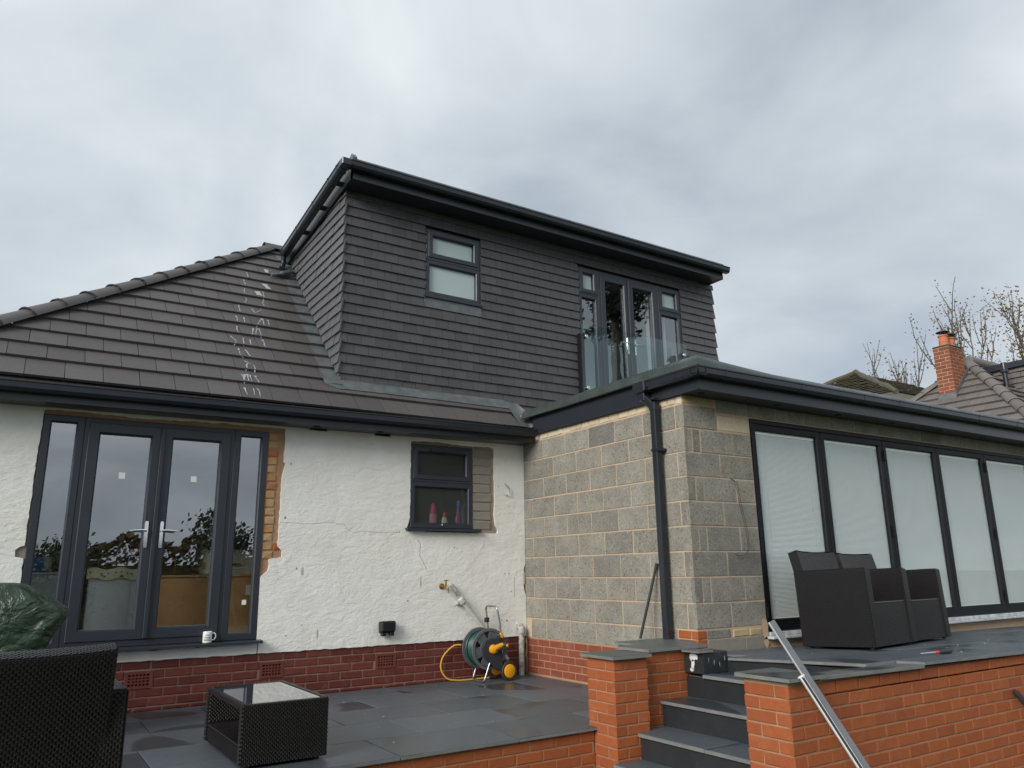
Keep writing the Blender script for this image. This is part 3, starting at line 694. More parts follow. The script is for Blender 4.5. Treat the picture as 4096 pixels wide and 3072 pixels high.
# hairline cracks, old fixing holes and scuffs in the render
def strip2(pts, wd, P):
    m = MB()
    for i in range(len(pts)-1):
        a, b = Vector(pts[i]), Vector(pts[i+1]); d = (b-a).normalized(); n = Vector((-d.y, d.x))*wd/2
        m.quad(P(*(a+n)), P(*(b+n)), P(*(b-n)), P(*(a-n)))
    return m
Pw = lambda x, z: (x, -0.0012, z)
crk = [(-2.911, 0.576), (-2.748, 0.573), (-2.623, 0.565), (-2.441, 0.587), (-2.252, 0.573), (-2.206, 0.516), (-2.146, 0.489), (-2.012, 0.503), (-1.874, 0.491), (-1.609, 0.497)]
m = strip2(jag(crk, 0.006, 0.04, 2), 0.0022, Pw); mkobj('hairline_crack', m.raw('crack', 'mortar_grey'), rend)
m = strip2(jag([(-1.398, 0.421), (-1.368, 0.371), (-1.382, 0.255), (-1.338, 0.198), (-1.292, 0.097)], 0.005, 0.03, 4), 0.0035, Pw); mkobj('hairline_crack', m.raw('crack', 'mortar_grey'), rend)
m = strip2([(-3.052, -0.56), (-3.055, -0.645)], 0.007, Pw); mkobj('hairline_crack', m.raw('crack', 'gap'), rend)
loops = [blob2(x, z, r*0.62, r*0.75, 9, i) for i, (x, z, r) in enumerate([(-1.51, -0.215, 0.013), (-0.29, 0.05, 0.011), (-0.235, 0.05, 0.011), (-0.36, 1.05, 0.009), (-0.22, 0.82, 0.007), (-2.86, 0.62, 0.016), (-2.72, 0.13, 0.013), (-0.95, 0.34, 0.012), (-0.92, 0.335, 0.009), (-2.79, -0.50, 0.012), (-2.83, 1.16, 0.012), (-2.64, -0.41, 0.008), (-0.30, 1.42, 0.006), (-0.23, 1.42, 0.006), (-0.34, -0.46, 0.012), (-0.27, -0.47, 0.016), (-0.205, -0.15, 0.010), (-1.25, 0.18, 0.006), (-1.62, 0.505, 0.008), (-2.1, 0.8, 0.006), (-1.7, 0.7, 0.005)])]
for l_ in loops: decal('fixing_hole', 'mortar_grey', rend, [l_], Pw)
m = strip2([(-0.16, 0.01), (-0.165, -0.21)], 0.004, Pw); mkobj('hairline_crack', m.raw('crack', 'mortar_grey'), rend)
m = MB(); m.tube(spline([(-0.285, -0.02, 1.09), (-0.27, -0.03, 1.06), (-0.235, -0.035, 1.02), (-0.24, -0.03, 0.96), (-0.27, -0.01, 0.945)]), 0.006, 6); tag(m.build('cable_clip', 'galv', smooth=True), 'small bent grey metal clip high on the white wall right of window', 'clip')
decal('brown_scuff', 'leafdry', rend, [blob2(-2.66, 0.10, 0.012, 0.045, 10, 41, 0.3), blob2(-2.48, -0.50, 0.010, 0.05, 10, 42, 0.3), blob2(-1.36, -0.02, 0.009, 0.06, 10, 43, 0.3), blob2(-0.02, -0.0, 0.014, 0.11, 14, 44, 0.4)], Pw)
# exposed brick at the right of the door, grey infill at the right of the window
m = MB(); m.box((-3.069, 0.019, -0.05), (-2.85, 0.029, 1.53)); pa = m.build('exposed_mortar', 'mortar_orange', bung)
m = MB(); m.box((-5.10, 0.013, 1.468), (-2.85, 0.0285, 1.53)); m.build('lintel', 'mortar_orange', bung)
m = MB(); m.box((-5.11, 0.016, 0.18), (-5.012, 0.0288, 0.36)); m.build('exposed_mortar', 'cement', bung)
B = basis((0, 0.010, 0), U, NY); z = 1.462
for k in range(15):
    wd = (0.088, 0.094, 0.098, 0.092)[k % 4]
    piece('brick', pa, B, -3.062, -3.062+wd, z-0.069, z, 'oldbrick', 0.02, 0, 0.006, 0.005)
    if k == 13: piece('brick', pa, B, -2.955, -2.885, z-0.069, z, 'orange', 0.02, 0, 0.006, 0.005)
    z -= 0.0835
m = MB(); m.box((-0.716, 0.019, 0.49), (-0.36, 0.029, 1.53)); pb = m.build('exposed_mortar', 'mortar_grey', bung)
z = 1.475
for k in range(9):
    piece('block', pb, B, -0.708, -0.455+RND.uniform(-0.015, 0.012), z-0.093, z, 'greybrick', 0.02, 0, 0.006, 0.004); z -= 0.1045
# plinth bricks and air bricks
m = MB(); m.box((-5.9, 0.020, PZ-0.02), (-0.001, 0.0285, -0.60)); pl = m.build('brick_plinth', 'mortar_red', bung)
AB = [-4.053, -2.906, -1.741]
sk = lambda u, z: any(abs(u-a) < 0.15 and -0.865 < z < -0.70 for a in AB)
Bp = basis((0, 0.012, 0), U, NY)
courses('brick', pl, Bp, -5.895, -0.004, PZ, -0.637, 'plinth', top=True, ch=0.0765, ul=0.232, j=0.012, starts=(0.0, 0.116), anchor=-5.35, wob=0.003, c=0.005, holes=[(a-0.118, a+0.118, -0.88, -0.715) for a in AB])
for a in AB:
    m = MB(); x0, x1, z0, z1 = a-0.108, a+0.108, -0.872, -0.73
    T = lambda x, o, z: (x, 0.010-o, z)
    m.ring(T, x0, x1, z0, z1, [(0, -0.01), (0, 0.002), (0.022, 0.002), (0.022, -0.01)])
    for i in range(1, 6): xx = x0+0.022+(x1-x0-0.044)*i/6; m.box((xx-0.005, 0.009, z0+0.02), (xx+0.005, 0.018, z1-0.02))
    for i in range(1, 4): zz = z0+0.022+(z1-z0-0.044)*i/4; m.box((x0+0.02, 0.0085, zz-0.006), (x1-0.02, 0.018, zz+0.006))
    o = m.build('air_brick', 'plinth', bung)
    MB().box((x0+0.01, 0.0185, z0+0.01), (x1-0.01, 0.0195, z1-0.01)).build('vent_void', 'gap', o)
for x in (-2.565, -1.845):
    m = MB(); m.box((x-0.095, 0.0, 1.525), (x+0.095, 0.02, 1.56)); o = m.build('eaves_vent', 'cement', bung)
    for i in range(5): MB().box((x-0.08+i*0.034, -0.004, 1.533), (x-0.058+i*0.034, 0.0, 1.552)).build('vent_slot', 'gap', o)

# ---- french doors
T = lambda x, o, z: (x, 0.012-o, z)
fd = MB(); x0, x1, z0, z1 = DOOR
PF = lambda wd: [(0, -0.06), (0, 0.006), (0.004, 0.010), (wd-0.014, 0.010), (wd-0.004, 0.0), (wd, -0.035)]
fd.ring(T, x0, -4.690, z0, z1, PF(0.068)); fd.ring(T, -4.690, -3.395, z0, z1, [(0, -0.06), (0, 0.004), (0.003, 0.008), (0.05, 0.008), (0.052, -0.05)]); fd.ring(T, -3.395, x1, z0, z1, PF(0.068))
fdo = fd.build('french_doors', 'upvc', bung)
glazed(T, fdo, x0+0.062, -4.752, z0+0.062, z1-0.062, 0); glazed(T, fdo, -3.333, x1-0.062, z0+0.062, z1-0.062, 0)
for a, b, s_ in ((-4.655, -4.045, -1), (-4.043, -3.430, 1)):
    glazed(T, fdo, a, b, z0+0.055, z1-0.045, 0, sash=0.098)
    cx = (a+b)/2 + 0.0
    handle(T, fdo, -4.112 if s_ < 0 else -3.985, 0.44, s_)
    MB().cbox((cx-0.026, 0.038, 0.935), (cx+0.026, 0.0405, 0.99), 0.0005).build('sticker', 'sticker', fdo)
MB().cbox((-4.062, -0.030, z0+0.06), (-4.026, -0.008, z1-0.05), 0.004).build('meeting_strip', 'upvc', fdo)
MB().cbox((-3.215, 0.04, -0.20), (-3.175, 0.0425, -0.155), 0.0005).build('sticker', 'sticker', fdo)
m = MB(); m.prism([(x0-0.04, 0.02, -0.517), (x0-0.04, -0.088, -0.522), (x0-0.04, -0.10, -0.528), (x0-0.04, -0.10, -0.548), (x0-0.04, -0.088, -0.548), (x0-0.04, -0.086, -0.538), (x0-0.04, 0.02, -0.535)], (x1-x0+0.08, 0, 0)); m.build('door_cill', 'upvc', bung)
# ---- small obscure window
wn_ = MB(); x0, x1, z0, z1 = WIN
wn_.ring(T, x0, x1, 1.055, z1, PF(0.045)); wn_.ring(T, x0, x1, z0, 1.055, PF(0.062)); 
wno = wn_.build('bathroom_window', 'upvc', bung)
glazed(T, wno, x0+0.028, x1-0.028, 1.082, z1-0.028, 0, sash=0.066, glass='obscure_dk'); glazed(T, wno, x0+0.058, x1-0.058, z0+0.058, 1.0, 0, glass='obscure_dk')
MB().cbox((-1.27, -0.045, 1.395), (-0.90, -0.014, 1.415), 0.005).build('trickle_vent', 'upvc', wno)
MB().cbox((-1.115, -0.012, 0.575), (-1.10, 0.004, 0.60), 0.003).build('window_latch', 'chrome', wno)
m = MB(); xa = x0-0.06; m.prism([(xa, 0.02, 0.548), (xa, -0.05, 0.543), (xa, -0.062, 0.535), (xa, -0.062, 0.514), (xa, -0.05, 0.514), (xa, -0.048, 0.526), (xa, 0.02, 0.53)], (0.925, 0, 0)); m.build('window_cill', 'upvc', bung)

# ---- eaves: fascia, soffit, gutter
zf = lambda x: 1.553 + 0.0075*x
m = MB(); X0, X1 = -6.25, -0.035
for ya, yb, za, zb in ((-0.272, -0.252, 0.0, 0.165),):
    m.add([(X0, ya, zf(X0)), (X1, ya, zf(X1)), (X1, yb, zf(X1)), (X0, yb, zf(X0)), (X0, ya, zf(X0)+zb), (X1, ya, zf(X1)+zb), (X1, yb, zf(X1)+zb), (X0, yb, zf(X0)+zb)], [(0, 1, 2, 3), (4, 5, 6, 7), (0, 1, 5, 4), (1, 2, 6, 5), (2, 3, 7, 6), (3, 0, 4, 7)])
m.box((X1-0.012, -0.255, zf(X1)+0.004), (X1+0.004, 0.0, 1.70))
m.build('fascia', 'fascia', bung)
m = MB(); m.quad((X0, -0.254, zf(X0)+0.006), (X1-0.01, -0.254, zf(X1)+0.006), (X1-0.01, 0.03, zf(X1)+0.006), (X0, 0.03, zf(X0)+0.006)); m.build('soffit', 'fascia', bung)
for x in (-2.62, -1.93): 
    m = MB(); m.lathe([(0.0, 0), (0.035, 0), (0.038, 0.008), (0.0, 0.009)], Matrix.Translation((x, -0.13, zf(x)-0.003)), 16); m.build('soffit_vent', 'rubber', bung)
gutter(bung, (-0.045, -0.272, 1.612), (-1, 0, 0), NY, 6.2, 0.045, clips=(0.06, 0.42, 1.15, 2.05, 2.9, 3.8, 4.6, 5.2), unions=(3.45,))

# ---- main roof
PS, PC = 0.7099, 0.7044
def Bt(o, u, v, n):
    return Matrix(((u[0], v[0], n[0], o[0]), (u[1], v[1], n[1], o[1]), (u[2], v[2], n[2], o[2]), (0, 0, 0, 1)))
BR = Bt((0, 0, 1.9356), U, (0, PC, PS), (0, -PS, PC))
RP = lambda u, v, h=0.0: BR @ Vector((u, v, h))
hipA, hipB = (-5.438, 0.498), (-2.546, 3.604)
hd = (Vector(hipB)-Vector(hipA)).normalized(); hn = Vector((-hd.y, hd.x))
ha = Vector(hipA) + hn*0.06; hb = Vector(hipB) + hn*0.06
corner = Vector(hipA) - hd*((hipA[1]+0.31)/hd.y) + hn*0.06
apex = RP(hipB[0]+0.10, hipB[1]+0.14, 0)
m = MB(); e0 = RP(corner.x, -0.30, -0.035); 
m.add([e0, RP(4.3, -0.30, -0.035), RP(2.0, 3.72, -0.035), RP(hb.x+0.1, 3.72, -0.035)], [(0, 1, 2, 3)])
ry = RP(0, 3.72, -0.035)
m.add([e0, RP(hb.x+0.1, 3.72, -0.035), (hb.x+0.1, ry.y, ry.z), (e0.x, 2*ry.y-e0.y, e0.z), (4.3, 2*ry.y-e0.y, e0.z), (2.0, ry.y, ry.z), RP(4.3, -0.30, -0.035), RP(2.0, 3.72, -0.035)], [(0, 1, 3), (3, 2, 5, 4), (6, 7, 4)])
roof = m.build('main_roof', 'tile', bung)
G = 0.2513
for k in range(-1, 15):
    vb = 0.02 + G*k
    vt = vb + G + 0.05
    if k == -1: vb = -0.275
    u = -6.6 + (0.15 if k % 2 else 0.0) + 0.047
    while u < 0.0:
        poly = [(u+0.0025, vb), (u+0.2975, vb), (u+0.2975, vt), (u+0.0025, vt)]
        p0 = poly
        poly = clip(poly, tuple(hb), tuple(ha))
        if vb > 0.15: poly = clip(poly, (-2.40, -1), (-2.40, 9))
        else: poly = clip(poly, (-0.16, -1), (-0.16, 9))
        if k == 0: poly = clip(poly, (9, 0.235), (-9, 0.235)) if u > -2.4 else poly
        if len(poly) > 2 and area(poly) > 0.002:
            whole = (area(poly) > area(p0)-1e-5)
            tile_piece('roof_tile', roof, BR, u+0.0025, vb, 0.295, vt-vb, None if whole else poly, 0.018, -0.014, 0.026, 'tile')
        u += 0.30
# hip tiles
hax = (RP(hb.x, hb.y)-RP(ha.x, ha.y)).normalized(); hs = RP(corner.x, corner.y, 0); L_ = (RP(hb.x, hb.y)-hs).length
upv = (Vector((0, 0, 1)) - hax*hax.z).normalized(); sdv = hax.cross(upv)
k = 0; d = 0.0
while d < L_+0.05:
    ln = 0.36; m = MB(); n = 10; rA, rB = 0.125, 0.108
    vs = []
    for (dd, r_) in ((d, rA), (d+ln+0.03, rB), (d+ln+0.03, rB-0.018), (d, rA-0.018)):
        for i in range(n+1):
            t = math.pi*(0.04+0.92*i/n); vs.append(hs + hax*dd + sdv*(math.cos(t)*r_*1.05) + upv*(math.sin(t)*r_*0.82 - 0.035))
    N = n+1; fs = []
    for a, b in ((0, 1), (1, 2), (2, 3), (3, 0)):
        for i in range(n): fs.append((a*N+i, a*N+i+1, b*N+i+1, b*N+i))
    m.add(vs, fs); o = m.build('hip_tile', 'tile', roof, smooth=True)
    q = random.Random(k); mm = MB()
    mm.tube([hs + hax*(d+q.uniform(-0.012, 0.008)) + sdv*(math.cos(t)*0.128) + upv*(math.sin(t)*0.105-0.035) for t in [math.pi*(0.1+0.8*i/10) for i in range(11)]], [0.006+q.random()*0.006 for _ in range(11)], 6)
    mm.build('hip_mortar', 'rubber', roof)
    d += ln; k += 1
# ridge
m = MB(); rz = RP(0, hb.y)
for i in range(3):
    xs = hb.x - 0.02 + i*0.4
    m.add([(xs+e_*0.41, rz.y+0.06+math.cos(math.pi*j/8)*0.12, rz.z+0.02+math.sin(math.pi*j/8)*0.10) for e_ in (0, 1) for j in range(9)], [(j, j+1, 10+j, 9+j) for j in range(8)])
m.build('ridge_tile', 'tile', roof, smooth=True)
# limescale streaks run down the tiles below the dormer gutter outlet
ST = [[(-2.965, 2.726), (-2.977, 2.559)], [(-3.035, 2.488), (-3.043, 2.306)], [(-3.058, 2.234), (-3.087, 2.051)], [(-3.075, 1.951), (-3.109, 1.795)], [(-3.184, 1.747), (-3.2, 1.544)], [(-2.835, 2.237), (-2.846, 2.06), (-2.888, 1.876), (-2.885, 1.796)], [(-3.044, 1.698), (-3.025, 1.566), (-2.92, 1.722)], [(-3.256, 1.447), (-3.256, 1.297)], [(-3.168, 1.439), (-3.179, 1.285)], [(-2.953, 1.493), (-3.054, 1.233)], [(-2.947, 1.476), (-2.964, 1.299)], [(-2.892, 1.475), (-2.897, 1.321)], [(-3.277, 1.198), (-3.286, 1.051), (-3.264, 1.023)], [(-3.093, 1.202), (-3.131, 1.028)], [(-3.053, 1.215), (-3.092, 1.022)], [(-3.029, 1.223), (-3.034, 1.004)], [(-3.373, 0.954), (-3.329, 0.829), (-3.355, 0.754)], [(-3.24, 0.942), (-3.254, 0.766)], [(-3.174, 0.927), (-3.169, 0.773)], [(-3.021, 0.972), (-3.023, 0.78)], [(-3.32, 0.697), (-3.324, 0.532), (-3.287, 0.509)], [(-3.256, 0.681), (-3.219, 0.527)], [(-3.287, 0.445), (-3.207, 0.37), (-3.208, 0.245)], [(-3.27, 0.386), (-3.295, 0.256)], [(-3.346, 0.167), (-3.343, 0.005)], [(-3.297, 0.179), (-3.305, 0.028)], [(-3.266, 0.171), (-3.273, 0.025)], [(-3.219, 0.166), (-3.202, 0.026)], [(-3.354, -0.085), (-3.353, -0.254)], [(-3.269, -0.081), (-3.276, -0.239)], [(-3.229, -0.073), (-3.217, -0.255)]]
def tileh(v):
    k = math.floor((v-0.02)/G); return 0.018 - 0.032*(v-0.02-G*k)/(G+0.05) + 0.0045
q = random.Random(5); m = MB()
for s_ in ST:
    pts = jag(s_, 0.006, 0.035, q.randrange(999)); 
    for i in range(len(pts)-1):
        a, b = pts[i], pts[i+1]; wd = q.uniform(0.003, 0.0075)
        if i == 0: wd *= 2.0
        m.quad(RP(a[0]-wd, a[1], tileh(a[1])), RP(a[0]+wd, a[1], tileh(a[1])), RP(b[0]+wd*0.8, b[1], tileh(b[1])), RP(b[0]-wd*0.8, b[1], tileh(b[1])))
for P_ in ([(-2.723, 2.925), (-2.667, 2.93), (-2.673, 2.80), (-2.731, 2.80)], [(-2.821, 2.465), (-2.74, 2.477), (-2.73, 2.30), (-2.786, 2.301)], [(-2.948, 2.192), (-2.876, 2.22), (-2.859, 2.077), (-2.937, 2.067)], [(-3.35, 0.17), (-3.31, 0.17), (-3.33, 0.05), (-3.35, 0.04)]):
    n0 = len(m.v); pp = jag(P_, 0.008, 0.04, 3, True); m.v += [tuple(RP(a, b, tileh(b))) for a, b in pp]; m.f.append(tuple(range(n0, n0+len(pp))))
mkobj('limescale_streak', m.raw('streak', 'streak'), roof, kind='stuff')
# lead flashing up the cheek and along the dormer foot
m = MB(); v = 0.18
prevs = None
for k in range(0, 14):
    a = 0.02 + G*k; b = a + G
    pts = [(-2.472, max(a, 0.17), 0.024), (-2.285, max(a, 0.17), 0.030), (-2.285, b, -0.003), (-2.472, b, -0.006)]
    if k > 0: m.quad(*[RP(*p_) for p_ in ((-2.472, a, -0.006), (-2.285, a, -0.003), (-2.285, a, 0.030), (-2.472, a, 0.024))])
    m.quad(*[RP(*p_) for p_ in pts])
m.build('lead_flashing', 'lead', roof)
m = MB(); fp = [(-2.485, 0.178), (-2.34, 0.088), (-2.0, 0.096), (-1.14, 0.103), (-0.28, 0.095), (-0.16, 0.095)]
fl = jag(fp, 0.003, 0.12, 6)
for i in range(len(fl)-1):
    a, b = fl[i], fl[i+1]
    m.quad(RP(a[0], a[1], 0.022), RP(b[0], b[1], 0.022), RP(b[0], 0.275, 0.022), RP(a[0], 0.275, 0.022)); m.quad(RP(a[0], a[1], 0.006), RP(b[0], b[1], 0.006), RP(b[0], b[1], 0.022), RP(a[0], a[1], 0.022))
m.quad(RP(-2.485, 0.255, 0.0225), RP(-2.28, 0.255, 0.0225), (-2.28, 0.20, 2.20), (-2.29, 0.20, 2.20))
m.build('lead_flashing', 'lead', roof)
m = MB(); m.quad(RP(-0.165, -0.27, 0.018), RP(-0.02, -0.27, 0.006), RP(-0.02, 0.26, 0.006), RP(-0.165, 0.26, 0.018)); m.quad(RP(-0.02, -0.27, 0.006), (0.05, -0.30, 1.80), (0.02, 0.16, 2.12), RP(-0.02, 0.26, 0.006)); m.build('lead_flashing', 'lead', roof)

# ================================================================== DORMER
YD = 0.20
dz_top = lambda y: 4.440 - 0.078*(y+0.10)
DW = (-1.252, -0.488, 3.345, 4.212); DD = (1.105, 3.042, 2.05, 4.212)
m = MB(); sheet(m, rect(-2.285, 3.78, 1.70, 4.45), [rect(*DW), rect(*DD)], lambda x, z, d: (x, YD+0.028+d, z), 0.18)
m.add([(-2.282, YD+0.04, 1.9), (-2.282, YD+0.04, 4.43), (-2.282, 2.60, 4.22), (-2.282, 2.60, 1.9)], [(0, 1, 2, 3)]); m.box((3.70, YD+0.2, 1.7), (3.77, 2.6, 4.3)); m.box((-2.28, 2.5, 1.7), (3.75, 2.6, 4.3))
dorm = m.build('dormer', 'gap', bung)
GA, TW = 0.1186, 0.1715
Bf = Bt((0, YD+0.012, 0), U, (0, 0, 1), NY); Bc = Bt((-2.292, 0, 0), (0, 1, 0), (0, 0, 1), NX)
front, extra = [], MB()
for k in range(-2, 22):
    zb = 4.248 - GA*k
    off_ = (0.0 if k % 2 else TW/2)
    u = -2.305 - (TW - off_ if off_ else 0)
    while u < 3.80:
        a, b = max(u, -2.303), min(u+TW-0.004, 3.795+0.006*(k % 2))
        zt = min(zb+0.148, 4.452); zc = zb + GA/2
        segs = [(a, b)]
        for hx0, hx1, hz0, hz1 in ((-1.262, -0.478, 3.200, 4.224), (1.092, 3.055, 1.5, 4.224)):
            if hz0 < zc < hz1:
                ns = []
                for s0, s1 in segs:
                    if s0 < hx0: ns.append((s0, min(s1, hx0)))
                    if s1 > hx1: ns.append((max(s0, hx1), s1))
                segs = [s_ for s_ in ns if s_[1]-s_[0] > 0.012]
        for s0, s1 in segs:
            if s1-s0 > 0.012 and zb < 4.43: front.append((s0, s1, zb, zt))
        u += TW
# the 300 nearest front tiles are single objects, the others one part
vis = lambda t: not (t[0] > -0.35 and t[2] < 1.86 + 0.035*max(0, t[0])) 
front = [t for t in front if t[2] > 1.75]
front.sort(key=lambda t: (Vector(((t[0]+t[1])/2, YD, t[2])) - CAM_POS).length if vis(t) else 99)
for i, (s0, s1, zb, zt) in enumerate(front):
    wd, ln = s1-s0, zt-zb
    whole = abs(wd-(TW-0.004)) < 1e-4 and abs(ln-0.148) < 1e-4
    if i < 300: tile_piece('hanging_tile', dorm, Bf, s0, zb, TW-0.004, 0.148, None if whole else [(s0, zb), (s1, zb), (s1, zt), (s0, zt)], 0.030, 0.006, 0.015, 'hang', 0.0015)
    else:
        vs, fs = tilegeo([(s0, zb), (s1, zb), (s1, zt), (s0, zt)], zb, 0.030, 0.006, 0.148, 0.015)
        dz = RND.uniform(-0.0015, 0.0015); extra.add([Bf @ Vector((a, b, c_+dz)) for a, b, c_ in vs], fs)
for k in range(-2, 20):                                           # cheek tiles
    zb = 4.248 - GA*k; u = 0.19 + (TW/2 if k % 2 else 0) - TW
    while u < 2.6:
        poly = [(max(u, 0.172), zb), (u+TW-0.004, zb), (u+TW-0.004, zb+0.148), (max(u, 0.172), zb+0.148)]
        if u+TW-0.004 > 0.19:
            poly = clip(poly, (5, dz_top(5)), (-5, dz_top(-5)))
            if len(poly) > 2: poly = clip(poly, (-1, 1.9356-1.0078+0.045), (5, 1.9356+5.039+0.045))
            if len(poly) > 2 and area(poly) > 0.0006:
                vs, fs = tilegeo(poly, zb, 0.030, 0.006, 0.148, 0.015); dz = RND.uniform(-0.0025, 0.0025); rz_ = RND.uniform(-0.003, 0.003)
                extra.add([Bc @ Vector((a, b, c_+dz+rz_*(a-u)/TW)) for a, b, c_ in vs], fs)
        u += TW
extra.build('hanging_tiles', 'hang', dorm, kind='stuff')
# lead apron under the window
m = MB(); m.quad((-1.275, YD-0.014, 3.186), (-0.475, YD-0.014, 3.186), (-0.475, YD-0.004, 3.32), (-1.275, YD-0.004, 3.32)); m.quad((-1.275, YD-0.014, 3.186), (-0.475, YD-0.014, 3.186), (-0.475, YD+0.02, 3.186), (-1.275, YD+0.02, 3.186)); m.build('lead_apron', 'lead', dorm)
# dormer window
T = lambda x, o, z: (x, YD+0.010-o, z)
m = MB(); x0, x1, z0, z1 = DW
m.ring(T, x0, x1, 3.805, z1, PF(0.045)); m.ring(T, x0, x1, z0, 3.805, PF(0.060))
o = m.build('dormer_window', 'upvc', bung)
glazed(T, o, x0+0.03, x1-0.03, 3.84, z1-0.02, 0, sash=0.068, glass='obscure'); glazed(T, o, x0+0.056, x1-0.056, z0+0.056, 3.748, 0, glass='obscure')
m = MB(); m.prism([(x0-0.03, YD+0.03, 3.35), (x0-0.03, YD-0.028, 3.345), (x0-0.03, YD-0.028, 3.315), (x0-0.03, YD+0.03, 3.318)], (x1-x0+0.05, 0, 0)); m.build('window_cill', 'upvc', o)
# dormer french doors
m = MB(); x0, x1, z0, z1 = DD
a1, a2 = 1.446, 2.604
m.ring(T, x0, a1, 3.815, z1, PF(0.04)); m.ring(T, x0, a1, z0, 3.815, PF(0.058)); m.ring(T, a2, x1, 3.815, z1, PF(0.04)); m.ring(T, a2, x1, z0, 3.815, PF(0.058))
m.ring(T, a1, a2, z0, z1, [(0, -0.06), (0, 0.004), (0.003, 0.008), (0.05, 0.008), (0.052, -0.05)])
o = m.build('french_doors', 'upvc', bung)
for a, b in ((x0, a1), (a2, x1)):
    glazed(T, o, a+0.02, b-0.02, 3.84, z1-0.02, 0, sash=0.066, glass='obscure'); glazed(T, o, a+0.054, b-0.054, z0+0.055, 3.76, 0, glass='glass_up')
for a, b, s_ in ((a1+0.045, 2.010, -1), (2.014, a2-0.045, 1)):
    glazed(T, o, a, b, z0+0.05, z1-0.045, 0, sash=0.095, glass='glass_up'); handle(T, o, 1.945 if s_ < 0 else 2.080, 3.165, s_)
MB().cbox((1.992, YD-0.030, z0+0.05), (2.030, YD-0.006, z1-0.05), 0.004).build('meeting_strip', 'upvc', o)
# juliet balcony glass
m = MB(); m.box((1.026, 0.074, 2.36), (3.0, 0.086, 3.323)); bal = m.build('glass_balustrade', 'glass_bal', bung)
for x in (1.098, 2.925):
    for z in (3.147, 2.432):
        m = MB(); m.lathe([(0.0, 0.0), (0.024, 0.0), (0.028, 0.006), (0.028, 0.016), (0.024, 0.022), (0.0, 0.022)], Matrix.Translation((x, 0.074, z)) @ Matrix.Rotation(rad(90), 4, 'X'), 18); m.build('standoff', 'steel', bal, smooth=True)
        MB().cbox((x-0.05 if x < 2 else x-0.02, 0.088, z-0.018), (x+0.02 if x < 2 else x+0.05, 0.19, z+0.018), 0.003).build('bracket', 'alu', bal)
for x in (1.060, 2.965): MB().cbox((x-0.03, 0.10, 2.2), (x+0.03, 0.185, 3.20), 0.003).build('channel', 'alu', bal)

# dormer eaves
m = MB(); m.box((-2.355, -0.10, 4.440), (3.72, -0.082, 4.60)); 
y0, y1 = -0.10, 2.45
m.add([(-2.355, y0, 4.44), (-2.337, y0, 4.44), (-2.337, y1, dz_top(y1)), (-2.355, y1, dz_top(y1)), (-2.355, y0, 4.59), (-2.337, y0, 4.59), (-2.337, y1, dz_top(y1)+0.15), (-2.355, y1, dz_top(y1)+0.15)], [(0, 1, 2, 3), (4, 5, 6, 7), (0, 1, 5, 4), (1, 2, 6, 5), (2, 3, 7, 6), (3, 0, 4, 7)])
m.box((3.70, -0.10, 4.440), (3.722, 0.23, 4.60))
m.build('dormer_fascia', 'fascia', bung)
m = MB(); m.quad((-2.34, -0.085, 4.446), (3.71, -0.085, 4.446), (3.71, 0.23, 4.446), (-2.34, 0.23, 4.446)); m.quad((-2.34, 0.21, 4.437), (-2.28, 0.21, 4.437), (-2.28, y1, dz_top(y1)+0.006), (-2.34, y1, dz_top(y1)+0.006)); m.build('dormer_soffit', 'fascia', bung)
m = MB(); m.box((-2.352, -0.076, 4.32), (-2.300, -0.0, 4.444))
m = MB(); sec = [(-0.10, 4.60), (-0.125, 4.615), (-0.125, 4.66), (-0.10, 4.70), (-0.055, 4.722), (0.0, 4.705), (0.16, 4.695), (0.16, 4.60)]
m.prism([(-2.33, a, b) for a, b in sec], (6.08, 0, 0)); m.build('dormer_edge_trim', 'grp', bung)
m = MB(); m.prism([(-2.352, -0.13, 4.61), (-2.352, -0.13, 4.70), (-2.352, -0.07, 4.765), (-2.352, 0.02, 4.72), (-2.352, 0.06, 4.61)], (0.05, 0, 0)); m.build('trim_end', 'grp', bung)
m = MB(); m.add([(-2.34, 0.16, 4.695), (3.74, 0.16, 4.695), (3.74, 2.6, 4.50), (-2.34, 2.6, 4.50), (-2.34, 0.16, 4.59), (-2.34, 2.6, 4.40), (3.74, 0.16, 4.59), (3.74, 2.6, 4.40)], [(0, 1, 2, 3), (0, 4, 5, 3), (1, 6, 7, 2)]); m.build('dormer_roof', 'grp', bung)
MB().cbox((-2.506, -0.213, 4.530), (-2.392, -0.10, 4.618), 0.008).build('gutter_corner', 'gutter', bung)
gutter(bung, (-2.392, -0.10, 4.531), (1, 0, 0), NY, 6.17, 0.0, clips=(0.28, 1.15, 2.1, 3.05, 4.0, 5.0, 5.8), unions=(2.28,), name='dormer_gutter')
# side gutter hangs clear of the fascia on brackets
sl = math.hypot(2.33, 0.255); al = Vector((0, 2.33, 0)).normalized()
sg = gutter(bung, (-2.392, -0.10, 4.531), (0, 1, 0), NX, 2.25, 0.255, clips=(0.10, 0.38, 0.92, 1.56), name='dormer_gutter')
for d in (0.45, 1.02, 1.66):
    z = 4.531-0.255*(d-0.11)/2.25
    MB().cbox((-2.40, -0.21+d-0.03, z+0.005), (-2.354, -0.21+d+0.03, z+0.05), 0.004).build('bracket', 'gutter', sg)
m = MB(); m.tube(bentpath([(-2.45, 2.13, 4.32), (-2.44, 2.16, 4.18), (-2.50, 2.02, 4.06)], 0.05), 0.034, 10); m.build('outlet_spout', 'gutter', bung, smooth=True)
q = MB(); q.tube(spline([RP(-2.66, 2.72, 0.03), RP(-2.52, 2.78, 0.05), RP(-2.40, 2.86, 0.06), RP(-2.30, 2.92, 0.05)]), [0.02]*8+[0.035]*9+[0.03]*8, 8); q.build('lead_flashing', 'lead', roof, smooth=True)

